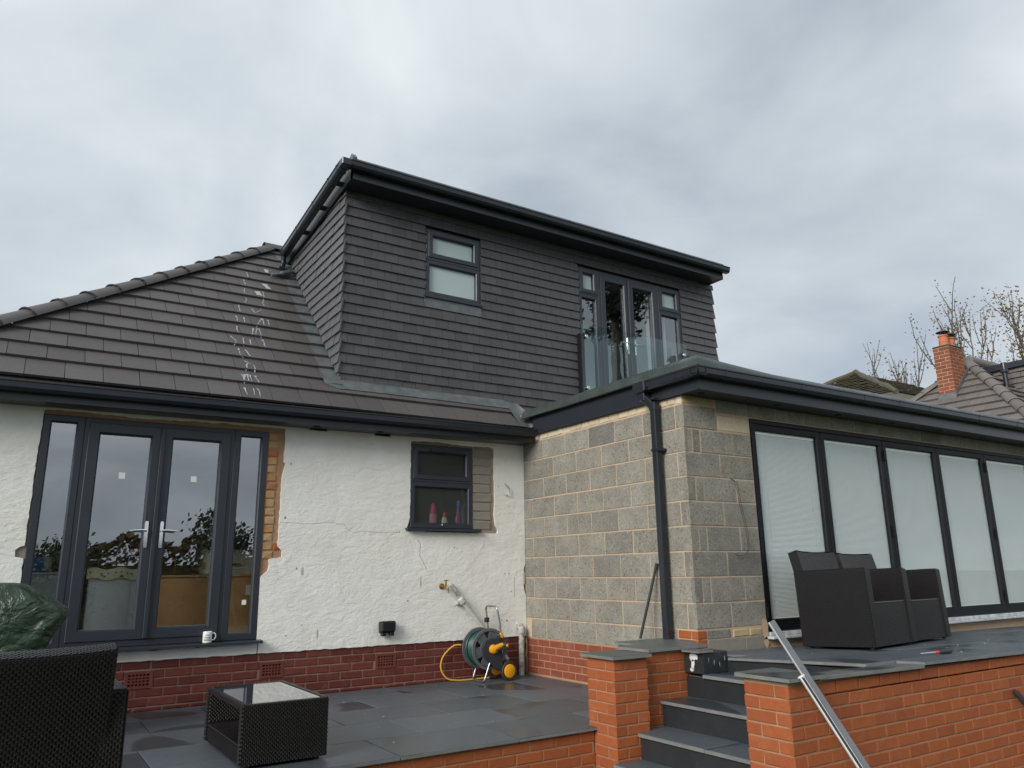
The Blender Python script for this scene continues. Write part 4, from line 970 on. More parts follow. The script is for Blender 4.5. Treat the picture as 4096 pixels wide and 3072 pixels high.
# ================================================================== ROOMS BEHIND THE GLASS
def room(name, x0, x1, y0, y1, z0, z1, wallm='plaster', floorm='floorint'):
    m = MB(); m.add([(x0, y0, z0), (x1, y0, z0), (x1, y1, z0), (x0, y1, z0), (x0, y0, z1), (x1, y0, z1), (x1, y1, z1), (x0, y1, z1)], [(4, 5, 6, 7), (1, 2, 6, 5), (2, 3, 7, 6), (3, 0, 4, 7)])
    o = mkobj(name, m.raw(name, wallm), kind='structure')
    f = MB(); f.quad((x0, y0, z0), (x1, y0, z0), (x1, y1, z0), (x0, y1, z0)); mkobj('room_floor', f.raw('room_floor', floorm), o); return o
room('dining_room_interior', -5.65, -2.5, 0.271, 3.6, -0.55, 1.52)
room('bathroom_interior', -1.9, -0.1, 0.271, 1.9, -0.55, 1.52)
room('bedroom_interior', 0.75, 3.5, 0.409, 2.45, 2.0, 4.33)
room('landing_interior', -1.6, -0.1, 0.409, 2.45, 2.6, 4.33)
# dining room contents
def cupboard(name, label, cat, x0, x1, y0, y1, z0, z1, mat, panel=True):
    t = thing(name, label, cat, ((x0+x1)/2, (y0+y1)/2, z0))
    MB().cbox((x0, y0, z0), (x1, y1, z1), 0.008).build('carcass', mat, t)
    MB().cbox((x0-0.012, y0-0.012, z1), (x1+0.012, y1+0.012, z1+0.022), 0.004).build('top', mat, t)
    if panel:
        MB().cbox((x0+0.06, y0-0.008, z0+0.08), (x1-0.06, y0, z1-0.06), 0.003).build('back_panel', mat, t)
    return t
cupboard('oak_sideboard', 'oak sideboard standing behind the right french door', 'sideboard', -3.92, -2.72, 0.30, 0.85, -0.55, 0.06, 'oak', False)
cupboard('storage_cabinet', 'pale grey cabinet with its back to the left french door', 'cabinet', -4.50, -4.10, 0.30, 0.78, -0.55, 0.08, 'greybox')
cupboard('storage_cabinet', 'tall pale grey cabinet behind the left sidelight glass', 'cabinet', -5.0, -4.545, 0.31, 0.8, -0.55, 0.10, 'greybox')
t = thing('bread_bin', 'cream roll-top bread bin on the oak sideboard', 'bread bin', (-3.24, 0.68, 0.085))
m = MB(); pr = [(-3.46, 0.40, 0.085), (-3.46, 0.86, 0.085), (-3.46, 0.86, 0.32), (-3.46, 0.74, 0.335), (-3.46, 0.62, 0.30), (-3.46, 0.54, 0.22), (-3.46, 0.52, 0.14)]
m.prism(pr, (0.5, 0, 0)); m.build('body', 'bread', t, smooth=True); MB().cbox((-3.28, 0.505, 0.17), (-3.14, 0.525, 0.19), 0.004).build('handle', 'chrome', t)
t = thing('paper_towel_stand', 'slim metal stand on the sideboard behind the right door', 'stand', (-3.74, 0.60, 0.085))
m = MB(); m.lathe([(0, 0), (0.06, 0), (0.06, 0.01), (0, 0.012)], Matrix.Translation((-3.74, 0.60, 0.085)), 16); m.build('base', 'rubber', t); MB().tube([(-3.74, 0.60, 0.09), (-3.74, 0.60, 0.42)], 0.007, 8).build('rod', 'brass', t)
m = MB(); N = 14
for i in range(N+1):
    for j in range(5):
        x = -4.52+0.44*i/N; m.v.append((x, 0.275+0.10*j/4+0.008*math.sin(i*1.7+j), 0.115+0.06*math.sin(math.pi*j/4)*0.6+0.012*math.sin(i*0.9)+ (0.0 if j else -0.06)))
m.f = [(i*5+j, (i+1)*5+j, (i+1)*5+j+1, i*5+j+1) for i in range(N) for j in range(4)]
cl = tag(mkobj('folded_cloth', m.raw('folded_cloth', 'cloth', True)), 'cream cloth with little bee print folded over the grey cabinet', 'cloth')
q = random.Random(3); bl = [blob2(-4.50+0.40*q.random(), 0.075+0.05*q.random(), 0.009, 0.006, 8, i) for i in range(14)]
decal('bee_print', 'ink', cl, bl, lambda a, z: (a, 0.262, z))
m = MB(); m.cbox((-3.12, 0.292, -0.12), (-3.06, 0.296, -0.02), 0.001); tag(m.build('paper_label', 'sticker'), 'white paper label stuck on the back of the oak sideboard', 'label')
for i, (x, mt, r_) in enumerate(((-5.02, 'oak', 0.07), (-4.92, 'blue', 0.08), (-4.84, 'bread', 0.06))):
    m = MB(); m.lathe([(0, 0), (r_*0.8, 0.01), (r_, 0.06), (r_*0.9, 0.11), (r_*0.4, 0.15), (0, 0.155)], Matrix.Translation((x, 0.62+0.05*i, 0.125)), 12)
    tag(m.build('knitted_toy', mt, smooth=True), ['small ochre bundle on the grey cabinet', 'small blue bundle on the grey cabinet', 'small cream bundle on the grey cabinet'][i], 'bundle')
# bathroom sill bottles
def bottle(label, x, y, z, prof, mat, capprof, capmat):
    t = thing('bottle', label, 'bottle', (x, y, z))
    MB().lathe(prof, Matrix.Translation((x, y, z)) @ Matrix.Diagonal((1, 0.6, 1, 1)), 16).build('body', mat, t, smooth=True)
    MB().lathe(capprof, Matrix.Translation((x, y, z)), 12).build('cap', capmat, t, smooth=True)
MB().box((-1.52, 0.10, 0.52), (-0.70, 0.271, 0.548)); 
m = MB(); m.box((-1.496, 0.07, 0.5495), (-0.718, 0.30, 0.563)); tag(m.build('window_board', 'white'), 'white board inside the small obscure window', 'sill')
bottle('pink bleach bottle with tall hot pink cap in the obscure window', -1.165, 0.11, 0.563, [(0, 0), (0.042, 0.0), (0.045, 0.02), (0.045, 0.13), (0.035, 0.165), (0.0, 0.17)], 'pinkpale', [(0.036, 0.155), (0.034, 0.20), (0.022, 0.25), (0.012, 0.27), (0, 0.275)], 'pink')
bottle('small cream bottle with red cap in the obscure window', -1.02, 0.11, 0.563, [(0, 0), (0.035, 0.0), (0.037, 0.02), (0.036, 0.09), (0.02, 0.125), (0, 0.13)], 'lime', [(0.02, 0.12), (0.022, 0.14), (0.016, 0.17), (0, 0.172)], 'red')
bottle('purple bottle with blue top in the obscure window', -0.84, 0.11, 0.563, [(0, 0), (0.042, 0.0), (0.044, 0.02), (0.042, 0.12), (0.026, 0.15), (0.022, 0.24), (0, 0.245)], 'purple', [(0.022, 0.24), (0.026, 0.27), (0.02, 0.31), (0, 0.315)], 'blue')
bottle('pink bottle half hidden by the window frame', -1.43, 0.12, 0.563, [(0, 0), (0.036, 0.0), (0.038, 0.02), (0.036, 0.12), (0.02, 0.15), (0, 0.155)], 'pink', [(0.02, 0.15), (0.02, 0.18), (0, 0.182)], 'pink')
# bedroom curtains
def curtain(label, x0, x1, y, z0, z1, mat, folds=6, gather=0.0):
    m = MB(); N = folds*8; R_ = 10
    for j in range(R_+1):
        z = z0+(z1-z0)*j/R_; gq = 1-gather*math.sin(math.pi*min(1, (z-z0)/(z1-z0)*1.2))
        for i in range(N+1): m.v.append((x0+(x1-x0)*i/N*gq, y+0.03*math.sin(i/8*2*math.pi+j*0.1), z))
    m.f = [(j*(N+1)+i, j*(N+1)+i+1, (j+1)*(N+1)+i+1, (j+1)*(N+1)+i) for j in range(R_) for i in range(N)]
    tag(mkobj('curtain', m.raw('curtain', mat, True)), label, 'curtain')
curtain('sage green curtain hanging behind the left sidelight of the balcony doors', 1.14, 1.40, 0.50, 2.06, 4.2, 'curtain', 5, 0.25)
curtain('white net curtain behind the right sidelight of the balcony doors', 2.62, 3.0, 0.50, 2.06, 4.2, 'sheer', 7)

# ================================================================== EXTENSION
LY = -2.682
ext = thing('rear_extension', 'bare concrete block flat-roofed extension with black bifold doors', 'building', (3.0, -1.3, -0.65))
# block walls: mortar body, then every block
m = MB(); m.box((0.0048, LY+0.20, PZ-0.03), (0.20, 0.03, 1.66)); m.box((0.0048, LY+0.0048, PZ-0.03), (0.915, LY+0.20, 1.66)); m.box((0.915, LY+0.0048, 1.525), (7.9, LY+0.2, 1.66)); m.box((0.915, LY+0.012, PZ), (7.9, LY+0.2, -0.575)); m.box((6.9, LY+0.006, -0.6), (7.9, LY+0.2, 1.53))
bw = m.build('block_wall', 'mortar', ext)
Bs = basis((0, 0, 0), (0, -1, 0), NX); Bfr = basis((0, LY, 0), U, NY)
jA = [0.0, 0.403, 0.838, 1.265, 1.697, 2.130, 2.575, 2.682]; jB = [0.0, 0.170, 0.600, 1.033, 1.470, 1.903, 2.27, 2.682]
fA = [0.0, 0.446, 0.915]; fB = [0.0, 0.100, 0.205, 0.645, 0.915]
KW = dict(d=0.04, c=0.003, wob=0.0022)
for k in range(-2, 7):
    z0, z1 = 0.225*k+0.006, 0.225*(k+1)-0.006
    A = (k % 2 == 0)
    j = jA if A else jB; f = fA if A else fB
    for i in range(len(j)-1): 
        e_ = 0.0 if i == len(j)-2 else 0.006
        piece('concrete_block', bw, Bs, j[i]+(0.006 if i else 0.002), j[i+1]-e_, z0, z1, 'block', **KW)
    for i in range(len(f)-1):
        a = f[i]+(0.006 if i else 0.0); b = f[i+1]-0.006
        if k == 6 and i == 1: 
            piece('cream_block', bw, Bfr, 0.46, 0.905, 1.365, 1.50, 'cream', **KW); piece('concrete_block', bw, Bfr, 0.46, 0.905, 1.356-0.006+0.0, 1.36, 'block', **KW) if False else None
            continue
        piece('concrete_block', bw, Bfr, a, b, z0, z1, 'block', **KW)
# cut course under the blocks on the side wall, then red brick
jC = [0.10, 0.40, 0.84, 1.27, 1.70, 2.13, 2.44]
for i in range(len(jC)-1): piece('concrete_block', bw, Bs, jC[i]+0.006, jC[i+1]-0.006, -0.655, -0.456, 'block', **KW)
for a, b, t_ in ((0.01, 0.035, -0.54), (0.045, 0.07, -0.50), (0.078, 0.10, -0.56)): piece('cream_brick', bw, Bs, a, b, -0.655, t_, 'cream', 0.03)
MB().box((0.0038, -2.45, PZ-0.02), (0.012, -0.002, -0.660)).build('plinth_mortar', 'mortar_orange', ext)
courses('brick', bw, Bs, 0.004, 2.44, PZ, -0.664, 'darkorange', top=True, starts=(0.0, 0.1125), anchor=0.004, d=0.03)
# brick patch wrapped round the corner
B2 = basis((-0.004, 0, 0), (0, -1, 0), NX); B3 = basis((0, LY-0.004, 0), U, NY)
for r_, (s0, s1) in enumerate((((2.45, 2.60), (2.61, 2.686)), ((2.45, 2.50), (2.51, 2.686)), ((2.45, 2.60), (2.61, 2.686)))):
    z1 = -0.460-0.075*r_
    for a, b in (s0, s1): piece('brick', bw, B2, a, b, z1-0.065, z1, 'orange', 0.03)
    piece('brick', bw, B3, -0.004, 0.105, z1-0.065, z1, 'orange', 0.03)
# patched footing on the front
piece('concrete_block', bw, Bfr, 0.125, 0.42, -0.530, -0.460, 'block', **KW)
for a, b in ((0.45, 0.655), (0.67, 0.835)): piece('buff_brick', bw, Bfr, a, b, -0.528, -0.468, 'buff', 0.03, 0.003, 0.006, 0.004)
piece('concrete_block', bw, Bfr, 0.125, 0.60, -0.66, -0.538, 'greybrick', **KW); piece('concrete_block', bw, Bfr, 0.61, 0.90, -0.66, -0.538, 'greybrick', **KW)
decal('mortar_smear', 'mortar', bw, [blob2(0.875, -0.48, 0.045, 0.10, 22, 1, 0.12), blob2(0.88, -0.60, 0.035, 0.05, 16, 2, 0.2)], lambda a, z: (a, LY-0.006, z))
for k in range(-2, 7):
    for a, b in (((6.91, 7.34), (7.352, 7.88)) if k % 2 else ((6.91, 7.12), (7.132, 7.56), (7.572, 7.88))): piece('concrete_block', bw, Bfr, a, b, 0.225*k+0.006, 0.225*(k+1)-0.006, 'block', **KW)
# lintel course over the doors and cream slips under the soffit
x = 0.45
while x < 7.8: piece('concrete_block', bw, Bfr, x+0.006, min(x+0.438, 7.88), 1.534, 1.656, 'block', **KW); x += 0.444
q = random.Random(8); y = 0.06
while y < 2.66:
    wd = min(q.uniform(0.10, 0.22), 2.68-y); piece('cream_brick', bw, Bs, y, y+wd-0.012, 1.585, 1.652, 'cream', 0.03, 0, 0.005, 0.005); y += wd
x = 0.0
for wd in (0.20, 0.22): piece('cream_brick', bw, Bfr, x+0.004, x+wd-0.008, 1.585, 1.652, 'buff', 0.03, 0, 0.005, 0.004); x += wd

# ---- bifold doors
BX0, BX1, BZ0, BZ1 = 0.925, 6.66, -0.505, 1.520
T = lambda x, o, z: (x, LY+0.03-o, z)
m = MB(); m.ring(T, BX0, BX1, BZ0, BZ1, [(0, -0.05), (0, 0.030), (0.04, 0.030), (0.045, 0.02), (0.05, 0.02), (0.05, -0.05)])
bf = m.build('bifold_doors', 'alu', ext)
PB = [0.935, 2.034, 3.169, 4.294, 5.420, 6.655]
for i in range(5):
    a, b = PB[i]+0.004, PB[i+1]-0.004
    zb_, zt_ = BZ0+0.038, BZ1-0.045
    MB().ring(T, a, b, zb_, zt_, [(0, -0.03), (0, 0.020), (0.004, 0.024), (0.058, 0.024), (0.066, 0.012), (0.068, -0.01)]).build('door_leaf', 'alu', bf)
    g0, g1, h0, h1 = a+0.066, b-0.066, zb_+0.066, zt_-0.066
    MB().quad(T(g0, -0.004, h0), T(g1, -0.004, h0), T(g1, -0.004, h1), T(g0, -0.004, h1)).build('pane', 'glass_bi', bf)
    MB().cbox((g0, LY+0.040, h1-0.030), (g1, LY+0.052, h1), 0.002).build('blind_headrail', 'headrail', bf)
    s_ = MB(); z = h1-0.034; yb = LY+0.046
    while z > h0+0.006:
        s_.quad((g0+0.004, yb-0.0045, z-0.0115), (g1-0.004, yb-0.0045, z-0.0115), (g1-0.004, yb+0.003, z), (g0+0.004, yb+0.003, z)); z -= 0.0118
    mkobj('blind_slats', s_.raw('blind_slats', 'blind'), bf, kind='stuff')
    MB().cbox((g0, LY+0.041, h0), (g1, LY+0.051, h0+0.010), 0.002).build('blind_rail', 'headrail', bf)
    for f_ in (0.14, 0.86):
        xx = g0+(g1-g0)*f_; MB().box((xx-0.0012, LY+0.0395, h0), (xx+0.0012, LY+0.0405, h1-0.03)).build('blind_cord', 'greybox', bf)
for x in (2.034+1.135, 5.42):
    for z in (1.30, 0.45, -0.30): MB().cbox((x-0.012, LY-0.016, z-0.06), (x+0.012, LY+0.008, z+0.06), 0.003).build('hinge', 'alu', bf)
for z in (1.28, 0.40, -0.34): MB().cbox((0.926, LY-0.012, z-0.05), (0.946, LY+0.004, z+0.05), 0.003).build('hinge', 'alu', bf)
m = MB(); m.box((0.93, LY+0.10, -0.5), (6.65, LY+0.12, 1.5)); m.build('blind_backing', 'greybox', bf)
m = MB(); m.cbox((0.90, LY-0.075, -0.572), (6.9, LY+0.05, -0.548), 0.004); m.cbox((0.93, LY-0.02, -0.548), (6.7, LY+0.04, -0.512), 0.004); m.build('door_cill', 'offwhite', ext)
# hanging cable
m = MB()
for dx in (0, 0.022):
    m.tube(spline([(0.565, LY+0.02, 0.912), (0.60+dx, LY-0.03, 0.86), (0.64+dx, LY-0.03, 0.66), (0.695+dx, LY-0.028, 0.42), (0.700+dx*0.6, LY-0.03, 0.24), (0.62, LY-0.035, 0.185-dx), (0.52, LY-0.03, 0.20)], 8), 0.0023, 5)
tag(m.build('hanging_cable', 'rubber', smooth=True), 'thin looped grey cable hanging out of the block wall', 'cable')

# ---- flat roof: fascias, soffit, trim, gutters, downpipe
m = MB(); m.box((-0.045, -2.95, 1.655), (-0.028, -0.28, 1.88)); m.box((-0.028, -2.95, 1.655), (8.2, -2.932, 1.86)); m.build('fascia', 'fascia', ext)
m = MB(); m.box((-0.05, -2.953, 1.66), (-0.026, -2.925, 1.75)); m.build('fascia_corner', 'fascia', ext)
m = MB(); m.quad((-0.03, -2.935, 1.661), (8.2, -2.935, 1.661), (8.2, LY+0.2, 1.661), (-0.03, LY+0.2, 1.661)); m.quad((-0.03, -2.5, 1.661), (0.1, -2.5, 1.661), (0.1, 0.0, 1.661), (-0.03, 0.0, 1.661)); m.build('soffit', 'fascia', ext)
for x in (0.12, 1.2, 2.2, 3.2, 4.2, 5.2): MB().lathe([(0.0, 0), (0.033, 0), (0.036, 0.006), (0.0, 0.008)], Matrix.Translation((x, -2.81, 1.654)), 16).build('soffit_vent', 'rubber', ext)
# trim: green-grey fibreglass kerb round the roof edge
sec = [(-0.030, 1.885), (-0.100, 1.850), (-0.112, 1.858), (-0.100, 1.915), (-0.075, 1.955), (-0.035, 1.972), (0.01, 1.962), (0.13, 1.925), (0.13, 1.86)]
def kerb(path):
    m = MB(); n = len(sec)
    for x, y, dz, (ox, oy) in path:
        for a, b in sec: m.v.append((x + a*ox, y + a*oy, b+dz))
    for i in range(len(path)-1):
        for k in range(n): m.f.append((i*n+k, i*n+(k+1) % n, (i+1)*n+(k+1) % n, (i+1)*n+k))
    m.f += [tuple(range(n)), tuple(range((len(path)-1)*n, len(path)*n))]
    return m
pth = [(0, -0.12, 0.0, (1, 0)), (0, -1.0, 0.0, (1, 0)), (0, -2.0, 0.005, (1, 0)), (0, -2.75, 0.006, (1, 0)), (0.0, -2.900, 0.006, (1, 1)), (0.4, -2.900, -0.02, (0, 1)), (1.0, -2.900, -0.045, (0, 1)), (4, -2.900, -0.035, (0, 1)), (8.2, -2.900, -0.02, (0, 1))]
kerb(pth).build('roof_edge_trim', 'grp', ext, smooth=True)
m = MB(); m.quad((0.1, -2.80, 1.905), (8.2, -2.80, 1.89), (8.2, 0.22, 1.97), (0.1, 0.22, 1.97)); m.build('flat_roof', 'grp', ext)
m = MB(); m.tube([(-0.05, -0.15, 1.93), (-0.06, -0.10, 1.90), (-0.03, -0.09, 1.86)], [0.03, 0.035, 0.015], 7); m.build('mortar_plug', 'cream', ext, smooth=True)
gutter(ext, (-0.16, -2.95, 1.757), (1, 0, 0), NY, 8.3, -0.03, clips=(0.36, 1.45, 2.5, 3.75, 4.85, 5.8), unions=(3.15,), name='gutter')
sg = gutter(ext, (-0.046, -3.062, 1.757), (0, 1, 0), NX, 0.86, 0.0, clips=(0.30, 0.64), name='gutter')
m = MB(); m.cbox((-0.172, -2.36, 1.742), (-0.040, -2.19, 1.848), 0.012); m.build('gutter_outlet', 'gutter', ext)
dpx, dpy = -0.072, -2.385
dp = MB(); hw = 0.034
def sq(path, h_=hw):
    for i in range(len(path)-1):
        a, b = Vector(path[i]), Vector(path[i+1]); d = (b-a).normalized(); e1 = Vector((1, 0, 0)) if abs(d.x) < 0.7 else Vector((0, 0, 1)); e1 = (e1 - d*e1.dot(d)).normalized(); e2 = d.cross(e1)
        dp.prism([a+e1*h_*p_+e2*h_*r_ for p_, r_ in ((-1, -0.8), (-0.8, -1), (0.8, -1), (1, -0.8), (1, 0.8), (0.8, 1), (-0.8, 1), (-1, 0.8))], b-a)
sq([(-0.105, -2.285, 1.76), (-0.105, -2.285, 1.665)], 0.038); sq([(-0.105, -2.285, 1.70), (dpx, dpy, 1.59)], 0.036); sq([(dpx, dpy, 1.63), (dpx, dpy, 1.56)], 0.040); sq([(dpx, dpy, 1.58), (dpx, dpy, -0.535)])
dpo = dp.build('downpipe', 'gutter', ext)
for z in (1.17,):
    MB().cbox((dpx-0.039, dpy-0.062, z-0.014), (0.0, dpy+0.039, z+0.014), 0.003).build('pipe_clip', 'gutter', dpo)
MB().cbox((dpx-0.038, dpy-0.038, 1.655), (dpx+0.038, dpy+0.045, 1.675), 0.003).build('pipe_collar', 'gutter', dpo)

# ================================================================== FURNITURE
def weave(m, P, Lu, Lv, pu=0.024, pv=0.0118, h=0.0050):
    """rows of raised rattan strands over the panel P(u, v, height)"""
    r = 0; v = 0.0
    while v < Lv-0.002:
        v0, v1 = v+pv*0.06, min(v+pv*0.97, Lv); u = -pu/2*(r % 2)
        while u < Lu-0.001:
            b = len(m.v)
            for f_, hh in ((0.02, 0.0), (0.26, h), (0.74, h), (0.98, 0.0)):
                uu = min(max(u+pu*f_, 0), Lu); m.v.append(tuple(P(uu, v0, hh))); m.v.append(tuple(P(uu, v1, hh)))
            m.f += [(b, b+2, b+3, b+1), (b+2, b+4, b+5, b+3), (b+4, b+6, b+7, b+5)]
            u += pu
        v += pv; r += 1
def plane(o, u, v, n):
    o, u, v, n = Vector(o), Vector(u), Vector(v), Vector(n)
    return lambda a, b, h=0.0: o + u*a + v*b + n*h
CW, CD_, CH, CT, SH, BH = 0.84, 0.64, 0.66, 0.095, 0.375, 0.845
def make_chair():
    t = mkobj('rattan_armchair', None); 
    wv = MB(); x0, x1, y0, y1 = -CW/2, CW/2, -CD_/2, CD_/2
    X_, Y_, Z_ = Vector((1, 0, 0)), Vector((0, 1, 0)), Vector((0, 0, 1))
    for s_ in (-1, 1):
        a = MB(); xo = s_*CW/2; xi = s_*(CW/2-CT)
        a.cbox((min(xo, xi), y0, 0.015), (max(xo, xi), y1, CH), 0.008)
        arm = a.build('arm', 'rattan_core', t)
        w_ = MB()
        weave(w_, plane((xo+s_*0.001, y0, 0.02), Y_, Z_, X_*s_), CD_, CH-0.025)
        weave(w_, plane((xi-s_*0.001, y0, SH-0.03), Y_, Z_, -X_*s_), CD_-0.05, CH-SH+0.02)
        weave(w_, plane((min(xo, xi)+0.004, y0+0.004, CH+0.001), Y_, X_, Z_), CD_-0.01, CT-0.008)
        weave(w_, plane((min(xo, xi)+0.003, y0-0.001, 0.02), X_, Z_, -Y_), CT-0.006, CH-0.025)
        weave(w_, plane((min(xo, xi)+0.003, y1+0.001, 0.02), X_, Z_, Y_), CT-0.006, CH-0.025)
        mkobj('weave', w_.raw('weave', 'rattan'), arm, kind='stuff')
    a = MB(); a.cbox((x0+CT, y0+0.012, 0.015), (x1-CT, y1-0.04, SH), 0.01); seat = a.build('seat', 'rattan_core', t)
    w_ = MB(); iw = CW-2*CT
    weave(w_, plane((x0+CT, y0+0.010, 0.02), X_, Z_, -Y_), iw, SH-0.03); weave(w_, plane((x0+CT, y0+0.03, SH+0.001), X_, Y_, Z_), iw, CD_-0.20)
    w_.tube([(x0+CT, y0+0.018, SH-0.004), (x1-CT, y0+0.018, SH-0.004)], 0.011, 8)
    mkobj('weave', w_.raw('weave', 'rattan'), seat, kind='stuff')
    # leaning curved back
    bwid = CW-0.13; th = 0.085
    def rear(u, v, h=0.0):
        f_ = u/bwid; bow = 1-(2*f_-1)**2; tz = BH - 0.012*bow; z = 0.02+(tz-0.02)*v/(BH-0.02)
        y = y1 - 0.045 + 0.115*(z/BH)**1.6 + 0.018*bow*(z/BH)
        return Vector((-bwid/2+u, y+h, z))
    def frontf(u, v, h=0.0):
        p_ = rear(u, 0.34+v); return Vector((p_.x, p_.y-th-h, p_.z))
    bm_ = MB(); N = 10; Rr = 10
    gr = [[rear(bwid*i/N, (BH-0.02)*j/Rr) for i in range(N+1)] for j in range(Rr+1)]
    gr = [r_ if j_ < Rr else [Vector((q.x, q.y, q.z-0.02)) for q in r_] for j_, r_ in enumerate(gr)]
    gf = [[Vector((q.x, q.y-th, q.z+(0.02 if j_ == Rr else 0))) for q in r_] for j_, r_ in enumerate(gr)]
    vs = [q for r_ in gr for q in r_] + [q for r_ in gf for q in r_]; K = (N+1)*(Rr+1); fs = []
    for j in range(Rr):
        for i in range(N):
            a_ = j*(N+1)+i; fs += [(a_, a_+1, a_+N+2, a_+N+1), (K+a_, K+a_+1, K+a_+N+2, K+a_+N+1)]
        for i in (0, N): a_ = j*(N+1)+i; fs.append((a_, a_+N+1, K+a_+N+1, K+a_))
    for j in (0, Rr):
        for i in range(N): a_ = j*(N+1)+i; fs.append((a_, a_+1, K+a_+1, K+a_))
    back = bm_.add(vs, fs).build('backrest', 'rattan_core', t)
    w_ = MB(); weave(w_, lambda u, v, h: rear(u, v, h+0.001), bwid, BH-0.04); weave(w_, lambda u, v, h: frontf(u, v, h+0.001), bwid, BH-0.36)
    def topf(u, v, h):
        p_ = rear(u, BH-0.02); return Vector((p_.x, p_.y-v+h*0.25, p_.z+h-0.016+0.022*v/th))
    weave(w_, topf, bwid, th)
    for i_, s_ in ((0, -1), (1, 1)): weave(w_, lambda u, v, h: (lambda p_: Vector((p_.x+s_*(h+0.001), p_.y-u, p_.z)))(rear(bwid*i_, 0.30+v)), th, BH-0.33)
    mkobj('weave', w_.raw('weave', 'rattan'), back, kind='stuff')
    for sx in (-1, 1):
        for sy in (-1, 1): MB().lathe([(0.0, 0.0), (0.018, 0.0), (0.018, 0.018), (0.0, 0.018)], Matrix.Translation((sx*(CW/2-0.05), sy*(CD_/2-0.05), 0.0)), 10).build('foot', 'rubber', t)
    return t
def copy_tree(root, M):
    r_ = root.copy(); COL.objects.link(r_); r_.matrix_basis = M
    def rec(o, n):
        for ch in [c_ for c_ in bpy.data.objects if c_.parent == o]:
            k_ = ch.copy(); COL.objects.link(k_); k_.parent = n; rec(ch, k_)
    rec(root, r_); return r_
chair = make_chair()
CHG = 'matching rattan armchairs'
def place(cx, cy, cz, rz, tx=0.0, ty=0.0): return Matrix.Translation((cx, cy, cz)) @ Matrix.Rotation(tx, 4, 'X') @ Matrix.Rotation(ty, 4, 'Y') @ Matrix.Rotation(rz, 4, 'Z')
c2_ = copy_tree(chair, place(2.27, -3.13, deckz(2.27, -3.13)+0.004, rad(7), rad(-2.4)))
c3_ = copy_tree(chair, place(-5.06, -3.56, PZ+0.001, rad(180)))
chair.matrix_basis = place(1.37, -3.32, deckz(1.37, -3.32)+0.004, rad(9), rad(-2.4))
tag(chair, 'black-brown rattan armchair on the terrace next to the bare block corner', 'armchair', CHG)
tag(c2_, 'black-brown rattan armchair on the terrace further from the block corner', 'armchair', CHG)
tag(c3_, 'rattan armchair seen from behind on the lower patio beside the green cover', 'armchair', CHG)

# glass-topped rattan table
tb = thing('rattan_coffee_table', 'low rattan coffee table with black glass top on the slate patio', 'table', (-3.565, -2.15, PZ))
tx0_, tx1_, ty0_, ty1_, tz_ = -3.832, -3.300, -2.635, -1.665, PZ+0.36
X_, Y_, Z_ = Vector((1, 0, 0)), Vector((0, 1, 0)), Vector((0, 0, 1))
for ya, yb, no in ((ty0_, ty0_+0.045, -1), (ty1_-0.045, ty1_, 1)):
    e_ = MB().cbox((tx0_, ya, PZ+0.018), (tx1_, yb, tz_), 0.006).build('end_panel', 'rattan_core', tb); w_ = MB()
    yo, yi = (ya, yb) if no < 0 else (yb, ya)
    weave(w_, plane((tx0_, yo+no*0.001, PZ+0.02), X_, Z_, Y_*no), tx1_-tx0_, 0.34); weave(w_, plane((tx0_+0.01, yi-no*0.001, PZ+0.14), X_, Z_, -Y_*no), tx1_-tx0_-0.02, 0.20)
    for xs, sx in ((tx0_, -1), (tx1_, 1)): weave(w_, plane((xs+sx*0.001, ya, PZ+0.02), Y_, Z_, X_*sx), 0.045, 0.34)
    mkobj('weave', w_.raw('weave', 'rattan'), e_, kind='stuff')
e_ = MB().cbox((tx0_+0.008, ty0_+0.045, PZ+0.018), (tx1_-0.008, ty1_-0.045, PZ+0.125), 0.005).build('shelf', 'rattan_core', tb); w_ = MB()
for xs, sx in ((tx0_+0.008, -1), (tx1_-0.008, 1)): weave(w_, plane((xs+sx*0.001, ty0_+0.045, PZ+0.02), Z_, Y_, X_*sx), 0.10, ty1_-ty0_-0.09)
weave(w_, plane((tx0_+0.012, ty0_+0.05, PZ+0.126), Y_, X_, Z_), ty1_-ty0_-0.10, tx1_-tx0_-0.024)
mkobj('weave', w_.raw('weave', 'rattan'), e_, kind='stuff')
m = MB(); Tt = lambda x, o, y: (x, y, tz_+o)
m.ring(Tt, tx0_, tx1_, ty0_, ty1_, [(0, -0.03), (0, -0.002), (0.004, 0.002), (0.028, 0.002), (0.028, -0.02)]); fr = m.build('top_frame', 'rattan', tb); w_ = MB()
for yy in (ty0_, ty1_-0.028): weave(w_, plane((tx0_, yy, tz_+0.002), X_, Y_, Z_), tx1_-tx0_, 0.027)
for xx in (tx0_, tx1_-0.028): weave(w_, plane((xx, ty0_+0.028, tz_+0.002), Y_, X_, Z_), ty1_-ty0_-0.056, 0.027)
mkobj('weave', w_.raw('weave', 'rattan'), fr, kind='stuff')
MB().cbox((tx0_+0.028, ty0_+0.028, tz_-0.006), (tx1_-0.028, ty1_-0.028, tz_+0.003), 0.001).build('glass_top', 'tabletop', tb)
for xx in (tx0_+0.05, tx1_-0.05):
    for yy in (ty0_+0.03, ty1_-0.03): MB().lathe([(0, 0), (0.016, 0), (0.016, 0.02), (0, 0.02)], Matrix.Translation((xx, yy, PZ)), 10).build('foot', 'rubber', tb)

